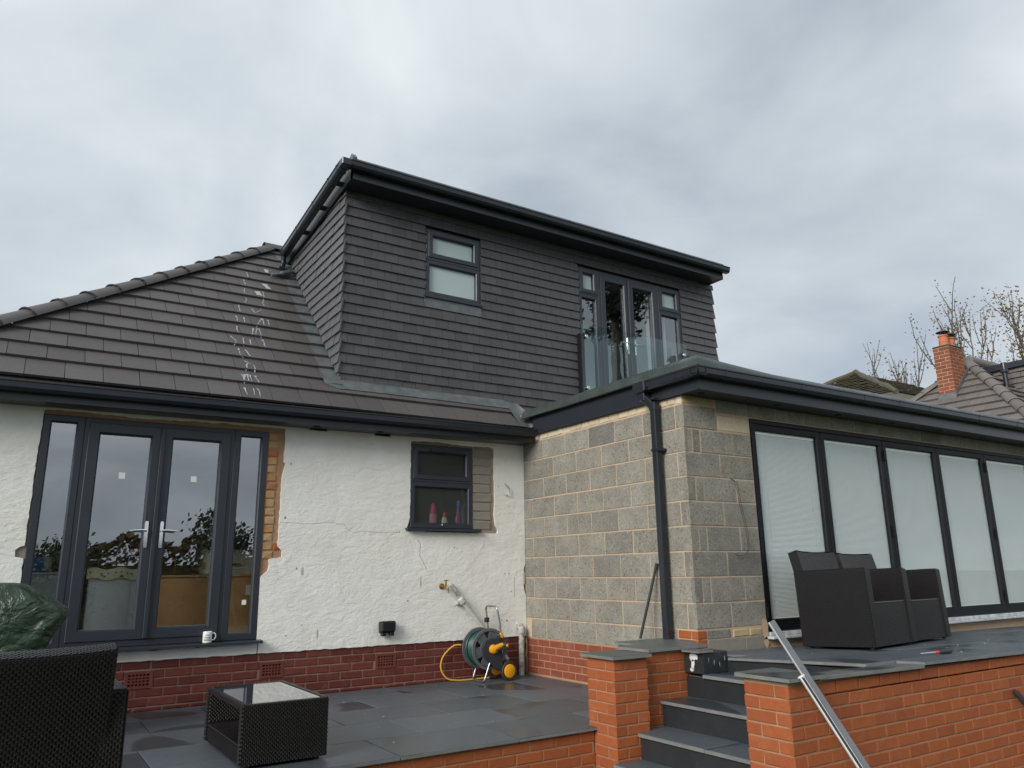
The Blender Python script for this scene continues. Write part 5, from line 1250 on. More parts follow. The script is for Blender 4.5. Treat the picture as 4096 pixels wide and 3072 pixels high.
# covered barbecue
m = MB(); LV = [(-1.045, -5.75, -4.87, .30), (-.85, -5.77, -4.86, .31), (-.6, -5.77, -4.85, .31), (-.45, -5.78, -4.83, .31), (-.37, -5.78, -4.805, .31), (-.30, -5.78, -4.775, .31), (-.25, -5.78, -4.745, .305), (-.205, -5.78, -4.715, .30), (-.165, -5.78, -4.70, .295), (-.135, -5.75, -4.735, .29), (-.10, -5.70, -4.79, .28), (-.06, -5.64, -4.84, .26), (-.02, -5.58, -4.91, .23), (.015, -5.52, -4.975, .20), (.034, -5.46, -5.03, .16), (.041, -5.35, -5.14, .09)]
q = random.Random(4); N = 48; ph = [q.uniform(0, 6.28) for _ in range(8)]
for z, xl, xr, yh in LV:
    cx, rx = (xl+xr)/2, (xr-xl)/2
    for k in range(N):
        t_ = 2*math.pi*k/N; c_, s_ = math.cos(t_), math.sin(t_)
        pw = 0.42; px = math.copysign(abs(c_)**pw, c_); py = math.copysign(abs(s_)**pw, s_)
        dr = (0.020*math.sin(5*t_+7*z+ph[0]) + 0.014*math.sin(11*t_-19*z+ph[1]) + 0.008*math.sin(23*t_+31*z+ph[2]))*(1 if -0.9 < z < 0.0 else 0.5)*0.8
        m.v.append((cx+px*(rx+dr*0.6), -1.0+py*(yh+dr), z + 0.006*math.sin(9*t_+ph[3])))
R_ = len(LV); m.f = [(j*N+k, j*N+(k+1) % N, (j+1)*N+(k+1) % N, (j+1)*N+k) for j in range(R_-1) for k in range(N)] + [tuple((R_-1)*N+k for k in range(N))]
bq = thing('covered_barbecue', 'barbecue under a crumpled dark green tarpaulin cover beside the french doors', 'barbecue', (-5.3, -1.0, PZ))
o = mkobj('cover', m.mesh('cover', 'tarp', True), bq); sm = o.modifiers.new('subdivision', 'SUBSURF'); sm.levels = 1; sm.render_levels = 2
m = MB(); m.tube(bentpath([(-4.86, -1.10, -0.135), (-4.79, -1.20, -0.155), (-4.74, -1.20, -0.20), (-4.82, -1.26, -0.22), (-4.87, -1.24, -0.20)], 0.03), 0.006, 6); m.build('tuck_seam', 'tarp', bq, smooth=True)
for xx in (-5.6, -5.0):
    for yy in (-1.2, -0.8): MB().tube([(xx, yy, PZ), (xx, yy, PZ+0.3)], 0.018, 8).build('leg', 'rubber', bq)

# ================================================================== SMALL THINGS
# mug on the cill
mx_, my_, mz_ = -3.522, -0.048, -0.5185
mg = thing('mug', 'white mug with black lettering on the dark door cill', 'mug', (mx_, my_, mz_))
Mm = Matrix.Translation((mx_, my_, mz_))
MB().lathe([(0, 0.0), (0.036, 0.0), (0.0395, 0.004), (0.0400, 0.094), (0.0390, 0.097), (0.0370, 0.095), (0.0365, 0.008), (0, 0.006)], Mm, 28).build('body', 'ceramic', mg, smooth=True)
MB().tube(spline([Mm @ Vector(p_) for p_ in ((0.036, -0.006, 0.080), (0.052, -0.008, 0.083), (0.066, -0.011, 0.072), (0.069, -0.012, 0.050), (0.060, -0.010, 0.029), (0.037, -0.006, 0.022))], 6), 0.0055, 8).build('handle', 'ceramic', mg, smooth=True)
for txt, zc, wd in (('STOP', 0.066, 0.038), ('FUCKING', 0.046, 0.056), ('WHISTLING', 0.025, 0.066)):
    cu = bpy.data.curves.new('lettering', 'FONT'); cu.body = txt; cu.size = 0.019; cu.align_x = 'CENTER'; cu.resolution_u = 2; cu.offset = 0.0004
    to = bpy.data.objects.new('lettering_tmp', cu); COL.objects.link(to); dg = bpy.context.evaluated_depsgraph_get()
    me = bpy.data.meshes.new_from_object(to.evaluated_get(dg)); bpy.data.objects.remove(to)
    xs = [v.co.x for v in me.vertices]; k_ = wd/(max(xs)-min(xs))
    for v in me.vertices:
        an = rad(-90-10) + v.co.x*k_/0.0402; r_ = 0.0404
        v.co = Vector((mx_+r_*math.cos(an), my_+r_*math.sin(an), mz_+zc+v.co.y-0.006))
    me.materials.clear(); me.materials.append(MT['ink']); mkobj('lettering', me, mg)

# black outdoor socket
sk_ = thing('outdoor_socket', 'black weatherproof socket box on the white wall above the brick plinth', 'socket', (-1.755, 0, -0.48))
MB().cbox((-1.835, -0.05, -0.525), (-1.685, 0.0, -0.41), 0.008).build('back_box', 'blackplastic', sk_)
MB().cbox((-1.840, -0.095, -0.515), (-1.675, -0.051, -0.405), 0.016).build('lid', 'blackplastic', sk_)
for x in (-1.80, -1.71): MB().cbox((x-0.022, -0.075, -0.553), (x+0.022, -0.02, -0.516), 0.005).build('cable_gland', 'blackplastic', sk_)
# tap
tp_ = thing('garden_tap', 'brass garden tap on the white wall above the hose reel', 'tap', (-1.107, 0, -0.075))
Mt = Matrix.Translation((-1.107, 0, -0.075)) @ Matrix.Rotation(rad(90), 4, 'X')
MB().lathe([(0, 0), (0.032, 0), (0.032, 0.006), (0.018, 0.012), (0.013, 0.05), (0.0, 0.052)], Mt, 18).build('wall_plate', 'brass', tp_, smooth=True)
MB().tube(bentpath([(-1.107, -0.04, -0.075), (-1.095, -0.085, -0.072), (-1.088, -0.105, -0.085), (-1.086, -0.108, -0.125)], 0.02), 0.011, 10).build('spout', 'brass', tp_, smooth=True)
MB().tube([(-1.095, -0.075, -0.07), (-1.095, -0.082, -0.015)], [0.010, 0.007], 8).build('stem', 'brass', tp_); MB().tube([(-1.12, -0.080, -0.014), (-1.07, -0.086, -0.010)], 0.006, 8).build('lever', 'brass', tp_)
MB().lathe([(0, 0), (0.013, 0), (0.013, 0.022), (0, 0.022)], Matrix.Translation((-1.086, -0.108, -0.142)), 12).build('hose_connector', 'galv', tp_)
# waste pipe
wp = thing('waste_pipe', 'white plastic waste pipe slanting down the white wall behind the hose reel', 'pipe', (-0.8, -0.05, -0.2))
MB().tube(bentpath([(-1.005, 0.02, -0.06), (-1.0, -0.045, -0.065), (-0.925, -0.05, -0.185)], 0.03), 0.021, 12).build('elbow', 'paintpipe', wp, smooth=True)
dv_ = (Vector((-0.30, -0.055, -0.88))-Vector((-0.925, -0.05, -0.185))).normalized()
a_ = Vector((-0.925, -0.05, -0.185)); MB().tube([a_, Vector((-0.30, -0.055, -0.88))], 0.0225, 14).build('pipe', 'whitepipe', wp, smooth=True)
MB().tube([a_+dv_*0.02, a_+dv_*0.035, a_+dv_*0.085, a_+dv_*0.10], [0.026, 0.038, 0.038, 0.026], 16).build('compression_nut', 'whitepipe', wp, smooth=True)
MB().cbox((-0.94, -0.05, -0.275), (-0.885, -0.002, -0.235), 0.006).build('pipe_clip', 'paintpipe', wp)
# corner pipe
cp_ = thing('corner_drain_pipe', 'old flaking white drain pipe in the corner beside the block wall', 'pipe', (-0.115, -0.06, PZ))
MB().tube([(-0.118, -0.062, PZ), (-0.112, -0.062, -0.60)], 0.032, 14).build('pipe', 'paintpipe', cp_, smooth=True)
MB().tube([(-0.112, -0.062, -0.62), (-0.110, -0.058, -0.56), (-0.112, -0.03, -0.535), (-0.115, 0.01, -0.53)], [0.036, 0.038, 0.038, 0.036], 14).build('elbow', 'paintpipe', cp_, smooth=True)
# leaning bar
m = MB(); m.tube([(-0.235, -2.20, -0.534), (-0.016, -2.235, 0.12)], 0.0125, 10); m.tube([(-0.030, -2.2328, 0.075), (-0.014, -2.2353, 0.125)], 0.016, 10)
tag(m.build('leaning_bar', 'rubber', smooth=True), 'thin black bar leaning on the block wall beside the downpipe', 'bar')
# leaning grey trim strip
sp_ = thing('leaning_trim_strip', 'long grey and white trim strip leaning over the pier cap of the terrace wall', 'trim strip', (-0.935, -5.138, GZ))
G_ = Vector((-0.935, -5.138, GZ)); E_ = Vector((-1.2775, -4.5136, -0.246)); d_ = (E_-G_).normalized(); ln_ = (E_-G_).length
sx_ = d_.cross(Vector((0.35, 1, 0.25))).normalized(); nx_ = sx_.cross(d_).normalized()
if sx_.x < 0: sx_ = -sx_
nx_ = sx_.cross(d_).normalized()
if nx_.y < 0: nx_ = -nx_
Ms = Matrix(((sx_.x, nx_.x, d_.x, G_.x), (sx_.y, nx_.y, d_.y, G_.y), (sx_.z, nx_.z, d_.z, G_.z), (0, 0, 0, 1)))
sd_sign = 1 if sx_.x > 0 else -1
MB().cbox((-0.004, -0.003, 0.002), (0.036, 0.003, ln_), 0.001, Ms).build('face', 'stripgrey', sp_)
MB().cbox((-0.008, -0.016, 0.0), (-0.0045, 0.004, ln_), 0.001, Ms).build('edge', 'white', sp_)
MB().cbox((-0.022, -0.018, 0.0), (-0.0085, -0.004, ln_*0.76), 0.001, Ms).build('gasket', 'rubber', sp_)
MB().cbox((-0.030, -0.016, 0.0), (-0.0225, 0.002, ln_*0.765), 0.001, Ms).build('edge', 'white', sp_)
MB().cbox((-0.036, -0.010, ln_*0.765), (0.004, 0.008, ln_*0.765+0.012), 0.001, Ms).build('end_tab', 'white', sp_)
# screwdriver
sv = thing('screwdriver', 'screwdriver with dark grip and red collar lying on the terrace edge', 'screwdriver', (0.77, -4.33, -0.575))
za = lambda x, y: deckz(x, y)
A_ = Vector((0.625, -4.30, za(0.625, -4.30)+0.012)); B_ = Vector((0.92, -4.372, za(0.92, -4.372)+0.019)); dd_ = B_-A_
MB().tube([A_, A_+dd_*0.5], [0.004, 0.005], 8).build('shaft', 'chrome', sv); MB().tube([A_+dd_*0.46, A_+dd_*0.50, A_+dd_*0.56, A_+dd_*0.60], [0.007, 0.010, 0.010, 0.008], 12).build('collar', 'red', sv, smooth=True)
MB().tube([A_+dd_*0.59, A_+dd_*0.64, A_+dd_*0.72, A_+dd_*0.85, A_+dd_*0.95, B_], [0.010, 0.015, 0.0165, 0.018, 0.017, 0.010], 12).build('grip', 'reeldark', sv, smooth=True)
# pole with black grip at the right
po = thing('leaning_pole', 'white pole with black grip leaning against the terrace wall', 'pole', (1.75, -4.85, GZ))
MB().tube([(1.75, -4.85, GZ), (1.30, -4.645, -0.915)], 0.013, 10).build('shaft', 'white', po, smooth=True); MB().tube([(1.315, -4.650, -0.93), (1.255, -4.622, -0.850), (1.242, -4.618, -0.835)], [0.020, 0.021, 0.012], 12).build('grip', 'rubber', po, smooth=True)
# bits of debris on the paving
q = random.Random(12); m = MB()
for i in range(60):
    if i < 42: x, y, z = q.uniform(-3.2, -0.1), q.uniform(-2.7, -0.15), PZ
    else:
        x, y = q.uniform(0.1, 3.2), q.uniform(-4.4, -3.5); z = deckz(x, y)
    r_ = q.uniform(0.004, 0.013); l_ = blob2(x, y, r_, r_*q.uniform(0.4, 0.9), 6, i, 0.4)
    n0 = len(m.v); m.v += [(a, b, z+0.003+q.uniform(0, 0.004)) for a, b in l_]; m.f.append(tuple(range(n0, n0+6)))
tag(mkobj('paving_debris', m.raw('debris', 'leafdry'), kind='stuff'), 'pale crumbs and flakes scattered over the slate paving', 'debris')

# ---- hose reel
hr = thing('hose_reel', 'grey hose reel trolley with yellow crank and green hose against the plinth', 'hose reel', (-0.68, -0.2, PZ))
cx, cz, RD = -0.690, -0.728, 0.212
yf, yr = -0.31, -0.10
Mf = Matrix.Translation((cx, yf, cz)) @ Matrix.Rotation(rad(90), 4, 'X'); Mr = Matrix.Translation((cx+0.0, yr, cz)) @ Matrix.Rotation(rad(90), 4, 'X')
def disc(name, y, front):
    m = MB(); n = 48
    # rim
    rim = [(RD, -0.010), (RD, 0.010), (RD-0.028, 0.012), (RD-0.032, 0.004), (RD-0.030, -0.008)]
    Md = Matrix.Translation((cx, y, cz)) @ Matrix.Rotation(rad(90), 4, 'X')
    m.lathe(rim, Md, n, True)
    # six broad spokes leave trapezoid windows
    for k in range(6):
        t0 = rad(60*k-16+12); t1 = rad(60*k+16+12); 
        pts = [(0.105, t0-rad(12)), (0.105, t1+rad(12)), (0.183, t1+rad(2)), (0.183, t0-rad(2))]
        a = [Md @ Vector((r_*math.cos(t_), r_*math.sin(t_), 0.006)) for r_, t_ in pts]; b = [Md @ Vector((r_*math.cos(t_), r_*math.sin(t_), -0.006)) for r_, t_ in pts]
        m.add(a+b, [(0, 1, 2, 3), (7, 6, 5, 4)] + [(i, (i+1) % 4, 4+(i+1) % 4, 4+i) for i in range(4)])
    m.lathe([(0.0, 0.009), (0.112, 0.009), (0.116, 0.0), (0.112, -0.008), (0.0, -0.008)], Md, 36)
    return m.build(name, 'reelgrey', hr, smooth=True)
df = disc('front_disc', yf, True); dr_ = disc('rear_disc', yr, False)
MB().lathe([(0.10, 0.0), (0.10, 0.20)], Mf @ Matrix.Translation((0, 0, -0.205)), 24).build('drum', 'reelgrey', hr)
q = random.Random(2)
for lay, (r_, cnt) in enumerate(((0.125, 12), (0.142, 12), (0.158, 11), (0.172, 8))):
    for i in range(cnt):
        y = yr - 0.018 - (abs(yf-yr)-0.036)*(i+0.5*(lay % 2))/(cnt)
        m = MB(); rr = r_+q.uniform(-0.003, 0.006); ox, oz = q.uniform(-0.004, 0.004), q.uniform(-0.006, 0.002)
        m.tube([(cx+ox+rr*math.cos(2*math.pi*k/40), y+0.008*math.sin(2*math.pi*k/40+i), cz+oz+rr*math.sin(2*math.pi*k/40)) for k in range(40)], 0.0085, 7, closed=True)
        m.build('hose_coil', 'hosegreen', hr, smooth=True)
# side bracket, crank, wheels, frame
m = MB(); prof = [(-0.060, -0.10), (0.055, -0.20), (0.12, -0.235), (0.16, -0.20), (0.125, -0.09), (0.10, 0.0), (0.115, 0.075), (0.165, 0.13), (0.125, 0.145), (0.06, 0.105), (0.0, 0.11), (-0.07, 0.085), (-0.105, 0.02), (-0.10, -0.055)]
m.prism([(cx+a, yf-0.012, cz+b) for a, b in prof], (0, -0.028, 0)); o = m.build('side_bracket', 'reeldark', hr)
bv = o.modifiers.new('bevel', 'BEVEL'); bv.width = 0.008; bv.segments = 2
m = MB(); crk_ = []
for k in range(20):
    t_ = 2*math.pi*k/20
    r_ = 0.047
    crk_.append((r_*math.cos(t_), r_*math.sin(t_)))
M1 = Matrix.Translation((cx+0.02, yf-0.042, cz+0.0)) @ Matrix.Rotation(rad(90), 4, 'X')
m.lathe([(0.0, 0.042), (0.030, 0.040), (0.044, 0.028), (0.048, 0.0), (0.0, 0.0)], M1, 24)
m.tube([(cx+0.02, yf-0.062, cz+0.003), (cx+0.08, yf-0.068, cz+0.026), (cx+0.125, yf-0.070, cz+0.040)], [0.034, 0.028, 0.024], 12)
o = m.build('crank', 'yellow', hr, smooth=True)
MB().tube([(cx+0.125, yf-0.075, cz+0.037), (cx+0.150, yf-0.125, cz+0.034)], 0.016, 12).build('crank_grip', 'reeldark', o, smooth=True); MB().tube([(cx+0.149, yf-0.123, cz+0.034), (cx+0.154, yf-0.133, cz+0.034)], 0.018, 12).build('crank_cap', 'yellow', o, smooth=True)
for yy, out_ in ((yf-0.03, -1), (yr+0.03, 1)):
    Mw = Matrix.Translation((cx+0.225, yy, PZ+0.098)) @ Matrix.Rotation(rad(90), 4, 'X')
    wh = MB().lathe([(0.070, 0.018), (0.088, 0.022), (0.097, 0.012), (0.097, -0.014), (0.088, -0.022), (0.0, -0.022)], Mw, 32).build('wheel', 'rubber', hr, smooth=True)
    MB().lathe([(0.0, 0.030), (0.055, 0.029), (0.068, 0.023), (0.071, 0.014), (0.071, -0.01), (0.0, -0.01)], Mw, 32).build('hub', 'yellow', wh, smooth=True)
MB().tube([(cx+0.225, yf-0.02, PZ+0.098), (cx+0.225, yr+0.02, PZ+0.098)], 0.012, 8).build('axle', 'galv', hr)
MB().tube(bentpath([(cx+0.135, yf-0.028, cz+0.10), (cx+0.115, yf-0.028, cz+0.28), (cx+0.085, yf-0.020, cz+0.435), (cx+0.085, yr+0.01, cz+0.435), (cx+0.11, yr+0.01, cz+0.28), (cx+0.13, yr+0.01, cz+0.06)], 0.055, 6), 0.0105, 10).build('pull_handle', 'galv', hr, smooth=True)
MB().cbox((cx+0.118, yf-0.042, cz+0.105), (cx+0.152, yf-0.014, cz+0.165), 0.005).build('handle_socket', 'yellow', hr)
MB().cbox((cx+0.075, yr-0.012, cz+0.26), (cx+0.125, yr+0.025, cz+0.31), 0.005).build('hose_guide', 'rubber', hr)
MB().tube(bentpath([(cx+0.0, yf-0.024, cz-0.115), (cx-0.085, yf-0.030, PZ+0.012), (cx-0.085, yr+0.0, PZ+0.012), (cx+0.0, yr+0.02, cz-0.115)], 0.045, 6), 0.0105, 10).build('foot_frame', 'galv', hr, smooth=True)
MB().tube([(-0.575, yr-0.02, PZ+0.02), (-0.50, yr-0.03, PZ+0.02)], 0.018, 10).build('hose_connector', 'reeldark', hr, smooth=True)
yh = MB(); yh.tube(spline([(-0.90, yr+0.03, -0.69), (-0.99, -0.05, -0.70), (-1.10, -0.035, -0.80), (-1.125, -0.035, -0.92), (-1.06, -0.05, -1.02), (-0.95, -0.07, PZ+0.014), (-0.80, -0.09, PZ+0.012), (-0.58, yr-0.02, PZ+0.018)], 10), 0.009, 8); yh.build('tail_hose', 'hoseyellow', hr, smooth=True)

# ================================================================== BACKGROUND HOUSES
def tile_face(parent, B, u0, u1, v0, v1, gauge, wd, clips, mat, name='roof_tile', hb=0.022, single=None):
    k = 0; v = v0; ex = single
    while v < v1:
        u = u0 + (wd/2 if k % 2 else 0) - wd
        while u < u1:
            poly = [(u+0.002, v), (u+wd-0.002, v), (u+wd-0.002, v+gauge+0.04), (u+0.002, v+gauge+0.04)]; a0 = area(poly)
            for a, b in clips:
                if len(poly) > 2: poly = clip(poly, a, b)
            if len(poly) > 2 and area(poly) > 0.003:
                if ex is None: tile_piece(name, parent, B, u+0.002, v, wd-0.004, gauge+0.04, None if area(poly) > a0-1e-5 else poly, hb, -hb, 0.030, mat, 0.003)
                else:
                    vs, fs = tilegeo(poly, v, hb, -hb, gauge+0.04, 0.022); dz = RND.uniform(-0.01, 0.01); ex.add([B @ Vector((x, y, z+dz)) for x, y, z in vs], fs)
            u += wd
        v += gauge; k += 1
def hiproof(parent, A, tp, s, ridge, mat, name='roof'):
    A = Vector(A); x, y, z = A; b = z-tp*s
    m = MB(); m.add([A, (x-s, y-s, b), (x-s, y+s, b), (x+ridge, y, z), (x+ridge+s, y-s, b), (x+ridge+s, y+s, b)], [(0, 1, 2), (0, 3, 4, 1), (0, 2, 5, 3), (3, 5, 4)])
    m.v = [(a, c_, d-0.03) for a, c_, d in m.v]
    return m.build(name, mat, parent)
NA = Vector((11.42, 0.171, 4.229)); NTP = 0.93; NS = 2.75
nb = thing('neighbour_house', 'neighbouring house with brown tiled hip roof and red brick chimney', 'house', (12.5, 0.2, GZ))
m = MB(); m.box((NA.x-NS+0.35, NA.y-NS+0.35, GZ), (NA.x+4+NS-0.35, NA.y+NS-0.35, NA.z-NTP*NS+0.1)); m.build('wall', 'render', nb)
nr = hiproof(nb, NA, NTP, NS, 4.0, 'tile2'); L1 = math.hypot(1, NTP)
Bx = Bt(NA, (0, 1, 0), (1/L1, 0, NTP/L1), (-NTP/L1, 0, 1/L1)); By = Bt(NA, U, (0, 1/L1, NTP/L1), (0, -NTP/L1, 1/L1))
gq = 0.245; v_lo = -math.floor(NS*L1/gq)*gq
tile_face(nr, Bx, -NS, NS, max(v_lo, -2.7), -0.05, gq, 0.255, [((0, 0), (-NS, -NS*L1)), ((NS, -NS*L1), (0, 0))], 'tile2')
tile_face(nr, By, -2.2, 1.6, max(v_lo, -2.7), -0.05, gq, 0.255, [((0, 0), (-NS, -NS*L1))], 'tile2')
for sg_ in (-1, 1):                                                   # hip tiles
    e_ = Vector((-1, sg_, -NTP)); n_ = 9; le = e_.length*2.0/n_; e_.normalize(); side = e_.cross(Vector((0, 0, 1))).normalized(); upn = side.cross(e_); upn = upn if upn.z > 0 else -upn
    for k in range(n_):
        m = MB(); vs = []
        for dd, r_ in ((k*le, 0.095), ((k+1)*le+0.03, 0.115)):
            for i in range(9): t_ = math.pi*i/8; vs.append(NA + e_*dd + side*(math.cos(t_)*r_*1.1) + upn*(math.sin(t_)*r_*0.8-0.02))
        m.add(vs, [(i, i+1, 10+i, 9+i) for i in range(8)]); m.build('hip_tile', 'tile2', nr, smooth=True)
m = MB(); m.tube([NA+Vector((0, 0, 0.03)), NA+Vector((3.9, 0, 0.03))], 0.11, 10); m.build('ridge', 'tile2', nr, smooth=True)
# chimney
cx0, cx1, cy0, cy1, cz0, cz1 = 10.51, 11.03, 0.06, 0.395, 3.10, 4.475
ch = MB().box((cx0+0.005, cy0+0.005, cz0), (cx1-0.005, cy1-0.005, cz1-0.03)).build('chimney', 'mortar', nb)
BcX = basis((cx0, 0, 0), (0, 1, 0), NX); BcY = basis((0, cy0, 0), U, NY)
courses('brick', ch, BcX, cy0, cy1, 3.30, cz1-0.04, 'chimbrick', top=True, starts=(0.0, 0.11), anchor=cy0, d=0.02)
courses('brick', ch, BcY, cx0, cx1, 3.30, cz1-0.04, 'chimbrick', top=True, starts=(0.11, 0.0), anchor=cx0, d=0.02)
MB().cbox((cx0-0.012, cy0-0.012, cz1-0.045), (cx1+0.012, cy1+0.012, cz1), 0.02).build('chimney_cap', 'mossy', nb)
m = MB(); m.prism([(cx0-0.03, cy0-0.012, 3.32), (cx0-0.03, cy1+0.02, 3.32), (cx0-0.012, cy1+0.02, 3.46), (cx0-0.012, cy0-0.012, 3.46)], (0.02, 0, 0)); m.prism([(cx0-0.02, cy0-0.02, 3.36), (cx1+0.05, cy0-0.02, 3.92), (cx1+0.05, cy0-0.02, 4.02), (cx0-0.02, cy0-0.02, 3.47)], (0, 0.015, 0)); m.build('lead_flashing', 'lead', nb)
for i, (px, py, h_) in enumerate(((10.62, 0.20, 0.20), (10.86, 0.20, 0.18))):
    Mp = Matrix.Translation((px, py, cz1-0.01))
    p0 = MB().lathe([(0.0, 0), (0.098, 0.0), (0.092, 0.08), (0.098, 0.085), (0.092, 0.10), (0.086, h_), (0.10, h_+0.005), (0.10, h_+0.03), (0.0, h_+0.03)], Mp, 20).build('chimney_pot', 'terracotta', nb, smooth=True)
    m = MB(); m.lathe([(0.0, h_+0.145), (0.05, h_+0.135), (0.125, h_+0.105), (0.128, h_+0.095), (0.0, h_+0.10)], Mp, 20)
    for k in range(6): a_ = math.pi*k/3; m.tube([Mp @ Vector((0.07*math.cos(a_), 0.07*math.sin(a_), h_+0.02)), Mp @ Vector((0.06*math.cos(a_), 0.06*math.sin(a_), h_+0.10))], 0.006, 5)
    m.build('cowl', 'cowl', p0, smooth=True)
# neighbour dormer (its side shows) and vent pipe
m = MB(); m.box((11.62, -1.9, 2.2), (14.4, -0.02, 3.96)); nd = m.build('side_dormer', 'tile2', nb)
ex = MB(); tile_face(nd, Bt((11.615, -0.02, 3.0), (0, -1, 0), (0, 0, 1), NX), 0, 1.85, -0.4, 0.94, 0.115, 0.17, [((9, 0.95), (-9, 0.95))], 'tile2', 'hanging_tile', single=ex); ex.build('hanging_tiles', 'tile2', nd, kind='stuff')
MB().box((11.54, -1.98, 3.955), (14.5, 0.06, 4.075)).build('dormer_fascia', 'fascia', nb)
MB().tube([(11.18, -0.60, 3.2), (11.18, -0.60, 3.93)], 0.045, 12).build('vent_pipe', 'gutter', nb, smooth=True)
MB().tube([(11.18, -0.60, 3.80), (11.18, -0.60, 3.86), (11.18, -0.60, 4.0)], [0.085, 0.06, 0.05], 12).build('vent_cowl', 'gutter', nb, smooth=True)
# mossy roof further off
MA = Vector((16.55, 5.97, 5.96)); MTP = 0.53
mh = thing('mossy_roof_house', 'far house with mossy brown hip roof rising behind the flat roof edge', 'house', (18, 6, GZ))
m = MB(); m.box((MA.x-3.7, MA.y-3.7, GZ), (MA.x+5, MA.y+3.7, MA.z-MTP*4.0)); m.build('wall', 'cement', mh)
mr_ = hiproof(mh, MA, MTP, 4.0, 2.0, 'mossy'); L2 = math.hypot(1, MTP); ex = MB()
tile_face(mr_, Bt(MA, (0, 1, 0), (1/L2, 0, MTP/L2), (-MTP/L2, 0, 1/L2)), -3, 3, -3.0, -0.02, 0.20, 0.24, [((0, 0), (-4, -4*L2)), ((4, -4*L2), (0, 0))], 'mossy', hb=0.03, single=ex)
tile_face(mr_, Bt(MA, U, (0, 1/L2, MTP/L2), (0, -MTP/L2, 1/L2)), -3, 3, -3.0, -0.02, 0.20, 0.24, [((0, 0), (-4, -4*L2))], 'mossy', hb=0.03, single=ex)
ex.build('roof_tiles', 'mossy', mr_, kind='stuff')
q = random.Random(6); m = MB()
for sg_ in (-1, 1):
    m.tube([MA+Vector((-1, sg_, -MTP))*(2.9*k/14)+Vector((0, 0, 0.03+q.uniform(-0.02, 0.03))) for k in range(15)], [0.07+q.uniform(-0.02, 0.03) for _ in range(15)], 8)
m.build('hip_ridge', 'mossy', mh, smooth=True)

# ================================================================== TREES
def leafquads(m, pts, size, q, flat=0.0):
    for p_ in pts:
        n = Vector((q.gauss(0, 1), q.gauss(0, 1), q.gauss(0, 1))).normalized(); a = n.orthogonal().normalized(); b = n.cross(a); s_ = size*q.uniform(0.6, 1.3)
        m.v += [tuple(p_-a*s_), tuple(p_+b*s_*0.55), tuple(p_+a*s_), tuple(p_-b*s_*0.55)]; k = len(m.v); m.f.append((k-4, k-3, k-2, k-1))
def grow(m, tips, p_, d, ln, r_, lev, q, up=0.1, spread=0.6, kids=(3, 4)):
    n = 4; pts = [p_]; cur = p_; dd = d.copy()
    for i in range(n):
        dd = (dd + Vector((q.gauss(0, 0.10), q.gauss(0, 0.10), q.gauss(0, 0.06)+up*0.3))).normalized(); cur = cur + dd*(ln/n); pts.append(cur)
    m.tube(pts, [r_*(1-0.55*i/n) for i in range(n+1)], 5 if lev else 8)
    if lev == 0: tips += pts[1:]; return
    for k in range(q.randint(*kids)):
        i = q.randint(1, n); t = Vector((q.gauss(0, 1), q.gauss(0, 1), q.gauss(0, 0.4))).normalized()
        nd_ = (dd*(1-spread) + t*spread + Vector((0, 0, up))).normalized()
        grow(m, tips, pts[i], nd_, ln*q.uniform(0.5, 0.72), r_*0.5, lev-1, q, up, spread, kids)
    grow(m, tips, pts[-1], dd, ln*0.6, r_*0.45, lev-1, q, up, spread, kids)
def tree(name, label, base, h, q, leafmat, nl, lsize, lev=3, up=0.25, spread=0.55, group=None, tspread=0.12):
    t = thing(name, label, 'tree', base, 0, group); m = MB(); tips = []
    grow(m, tips, Vector(base), Vector((0, 0, 1)), h*0.48, h*0.016, lev, q, up, spread, (3, 4))
    m.build('trunk', 'bark', t, smooth=True)
    lf = MB(); P_ = []
    for i in range(nl):
        c_ = tips[q.randrange(len(tips))]; P_.append(c_ + Vector((q.gauss(0, tspread), q.gauss(0, tspread), q.gauss(0, tspread*0.8))))
    leafquads(lf, P_, lsize, q); mkobj('crown', lf.raw('crown', leafmat), t); return t
q = random.Random(21)
tree('birch_tree', 'thin autumn birch with sparse leaves behind the neighbour chimney', (22.6, 5.4, GZ), 10.8, random.Random(3), 'leaf_a', 1800, 0.05, 3, 0.45, 0.42)
tree('birch_tree', 'golden leaved birch right of the neighbour chimney beyond the hip roof', (22.6, 2.6, GZ), 10.6, random.Random(8), 'leaf_a', 3200, 0.05, 3, 0.40, 0.45, tspread=0.2)
tree('birch_tree', 'bare twiggy birch left of the neighbour chimney', (22.5, 7.7, GZ), 9.6, random.Random(15), 'leaf_a', 700, 0.05, 3, 0.45, 0.42)
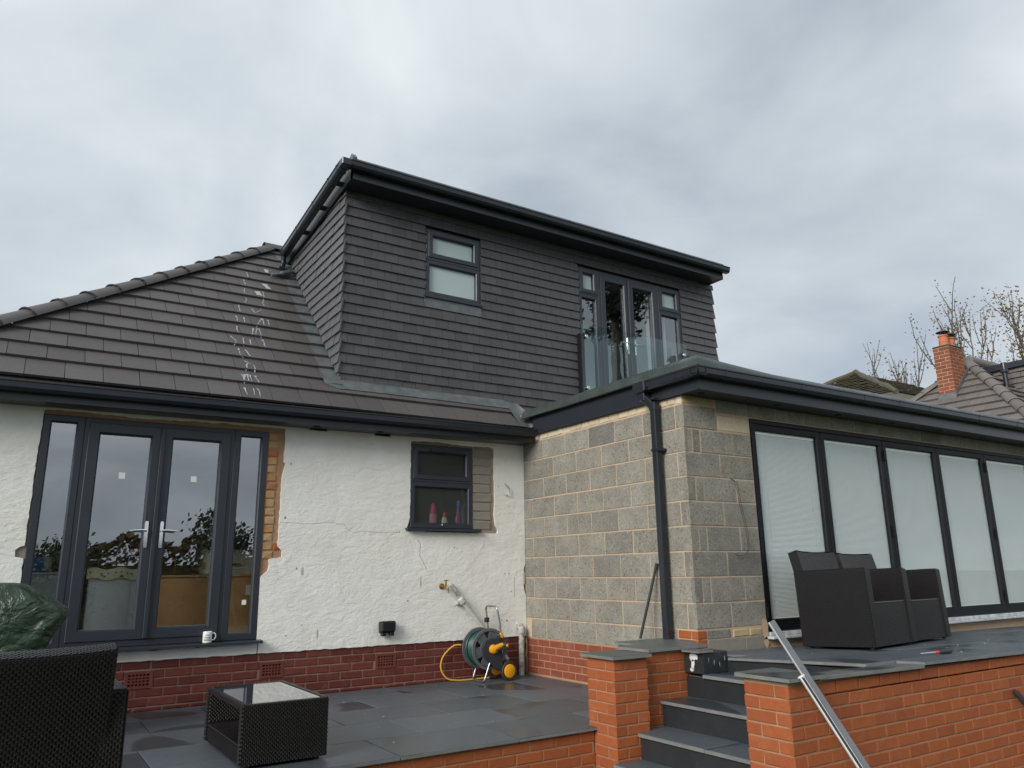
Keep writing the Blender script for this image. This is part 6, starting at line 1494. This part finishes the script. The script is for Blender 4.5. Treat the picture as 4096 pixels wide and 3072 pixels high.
# garden beyond the camera: seen in the window reflections
def hedge(name, label, x0, x1, y, z1, depth, mat, n, seed, size=0.09):
    t = thing(name, label, 'hedge', ((x0+x1)/2, y, GZ)); q = random.Random(seed); m = MB(); pts = []
    for i in range(n):
        x = q.uniform(x0, x1); top = z1 + 0.35*math.sin(x*0.7+seed)+0.22*math.sin(x*2.3)+0.12*math.sin(x*6.1); z = GZ + (top-GZ)*(1-q.random()**2.2*0.98)
        pts.append(Vector((x, y+q.uniform(-depth/2, depth/2), z)))
    leafquads(m, pts, size, q); mkobj('foliage', m.raw('foliage', mat), t)
    MB().box((x0, y-depth*0.3, GZ), (x1, y+depth*0.3, z1-0.5)).build('inner_mass', 'leaf_h', t)
hedge('garden_hedge', 'russet autumn hedge along the far end of the lawn', -22, 20, -21, 0.95, 1.6, 'leaf_h', 16000, 2, 0.13)
tree('garden_tree', 'small leafy tree at the end of the lawn opposite the french doors', (0.9, -17.0, GZ), 3.4, random.Random(5), 'leaf_g', 1900, 0.09, 3, 0.25, 0.6, tspread=0.24)
tree('garden_tree', 'bushy dark shrub beside the lawn hedge', (-3.9, -18.0, GZ), 2.5, random.Random(9), 'leaf_g', 1500, 0.09, 3, 0.2, 0.65, tspread=0.25)
tree('garden_tree', 'far rounded tree behind the hedge', (-9.5, -25.0, GZ), 4.2, random.Random(14), 'leaf_g', 2000, 0.12, 3, 0.25, 0.6, tspread=0.3)
pt = thing('pine_tree', 'tall dark pine at the side of the lawn', 'tree', (14.5, -14.5, GZ)); m = MB(); lf = MB(); q = random.Random(31)
m.tube([(14.5, -14.5, GZ), (14.55, -14.5, 7), (14.45, -14.4, 15.5)], [0.28, 0.2, 0.05], 10)
P_ = []
for k in range(46):
    z = 9.4 + 6.0*(k/46); an = q.uniform(0, 6.28); ln = (1.0*(1-(k/46)**1.8)+0.3)*q.uniform(0.6, 1.1); s0 = Vector((14.5, -14.5, z)); e0_ = s0 + Vector((math.cos(an)*ln, math.sin(an)*ln, q.uniform(-0.2, 0.5)))
    m.tube([s0, (s0+e0_)/2+Vector((0, 0, -0.1)), e0_], [0.05, 0.035, 0.015], 5)
    for c_ in range(5):
        cc = s0.lerp(e0_, 0.35+0.16*c_)
        for _ in range(36): P_.append(cc + Vector((q.gauss(0, 0.26), q.gauss(0, 0.26), q.gauss(0.08, 0.12))))
leafquads(lf, P_, 0.11, q); m.build('trunk', 'bark', pt, smooth=True); mkobj('crown', lf.raw('crown', 'needle'), pt)
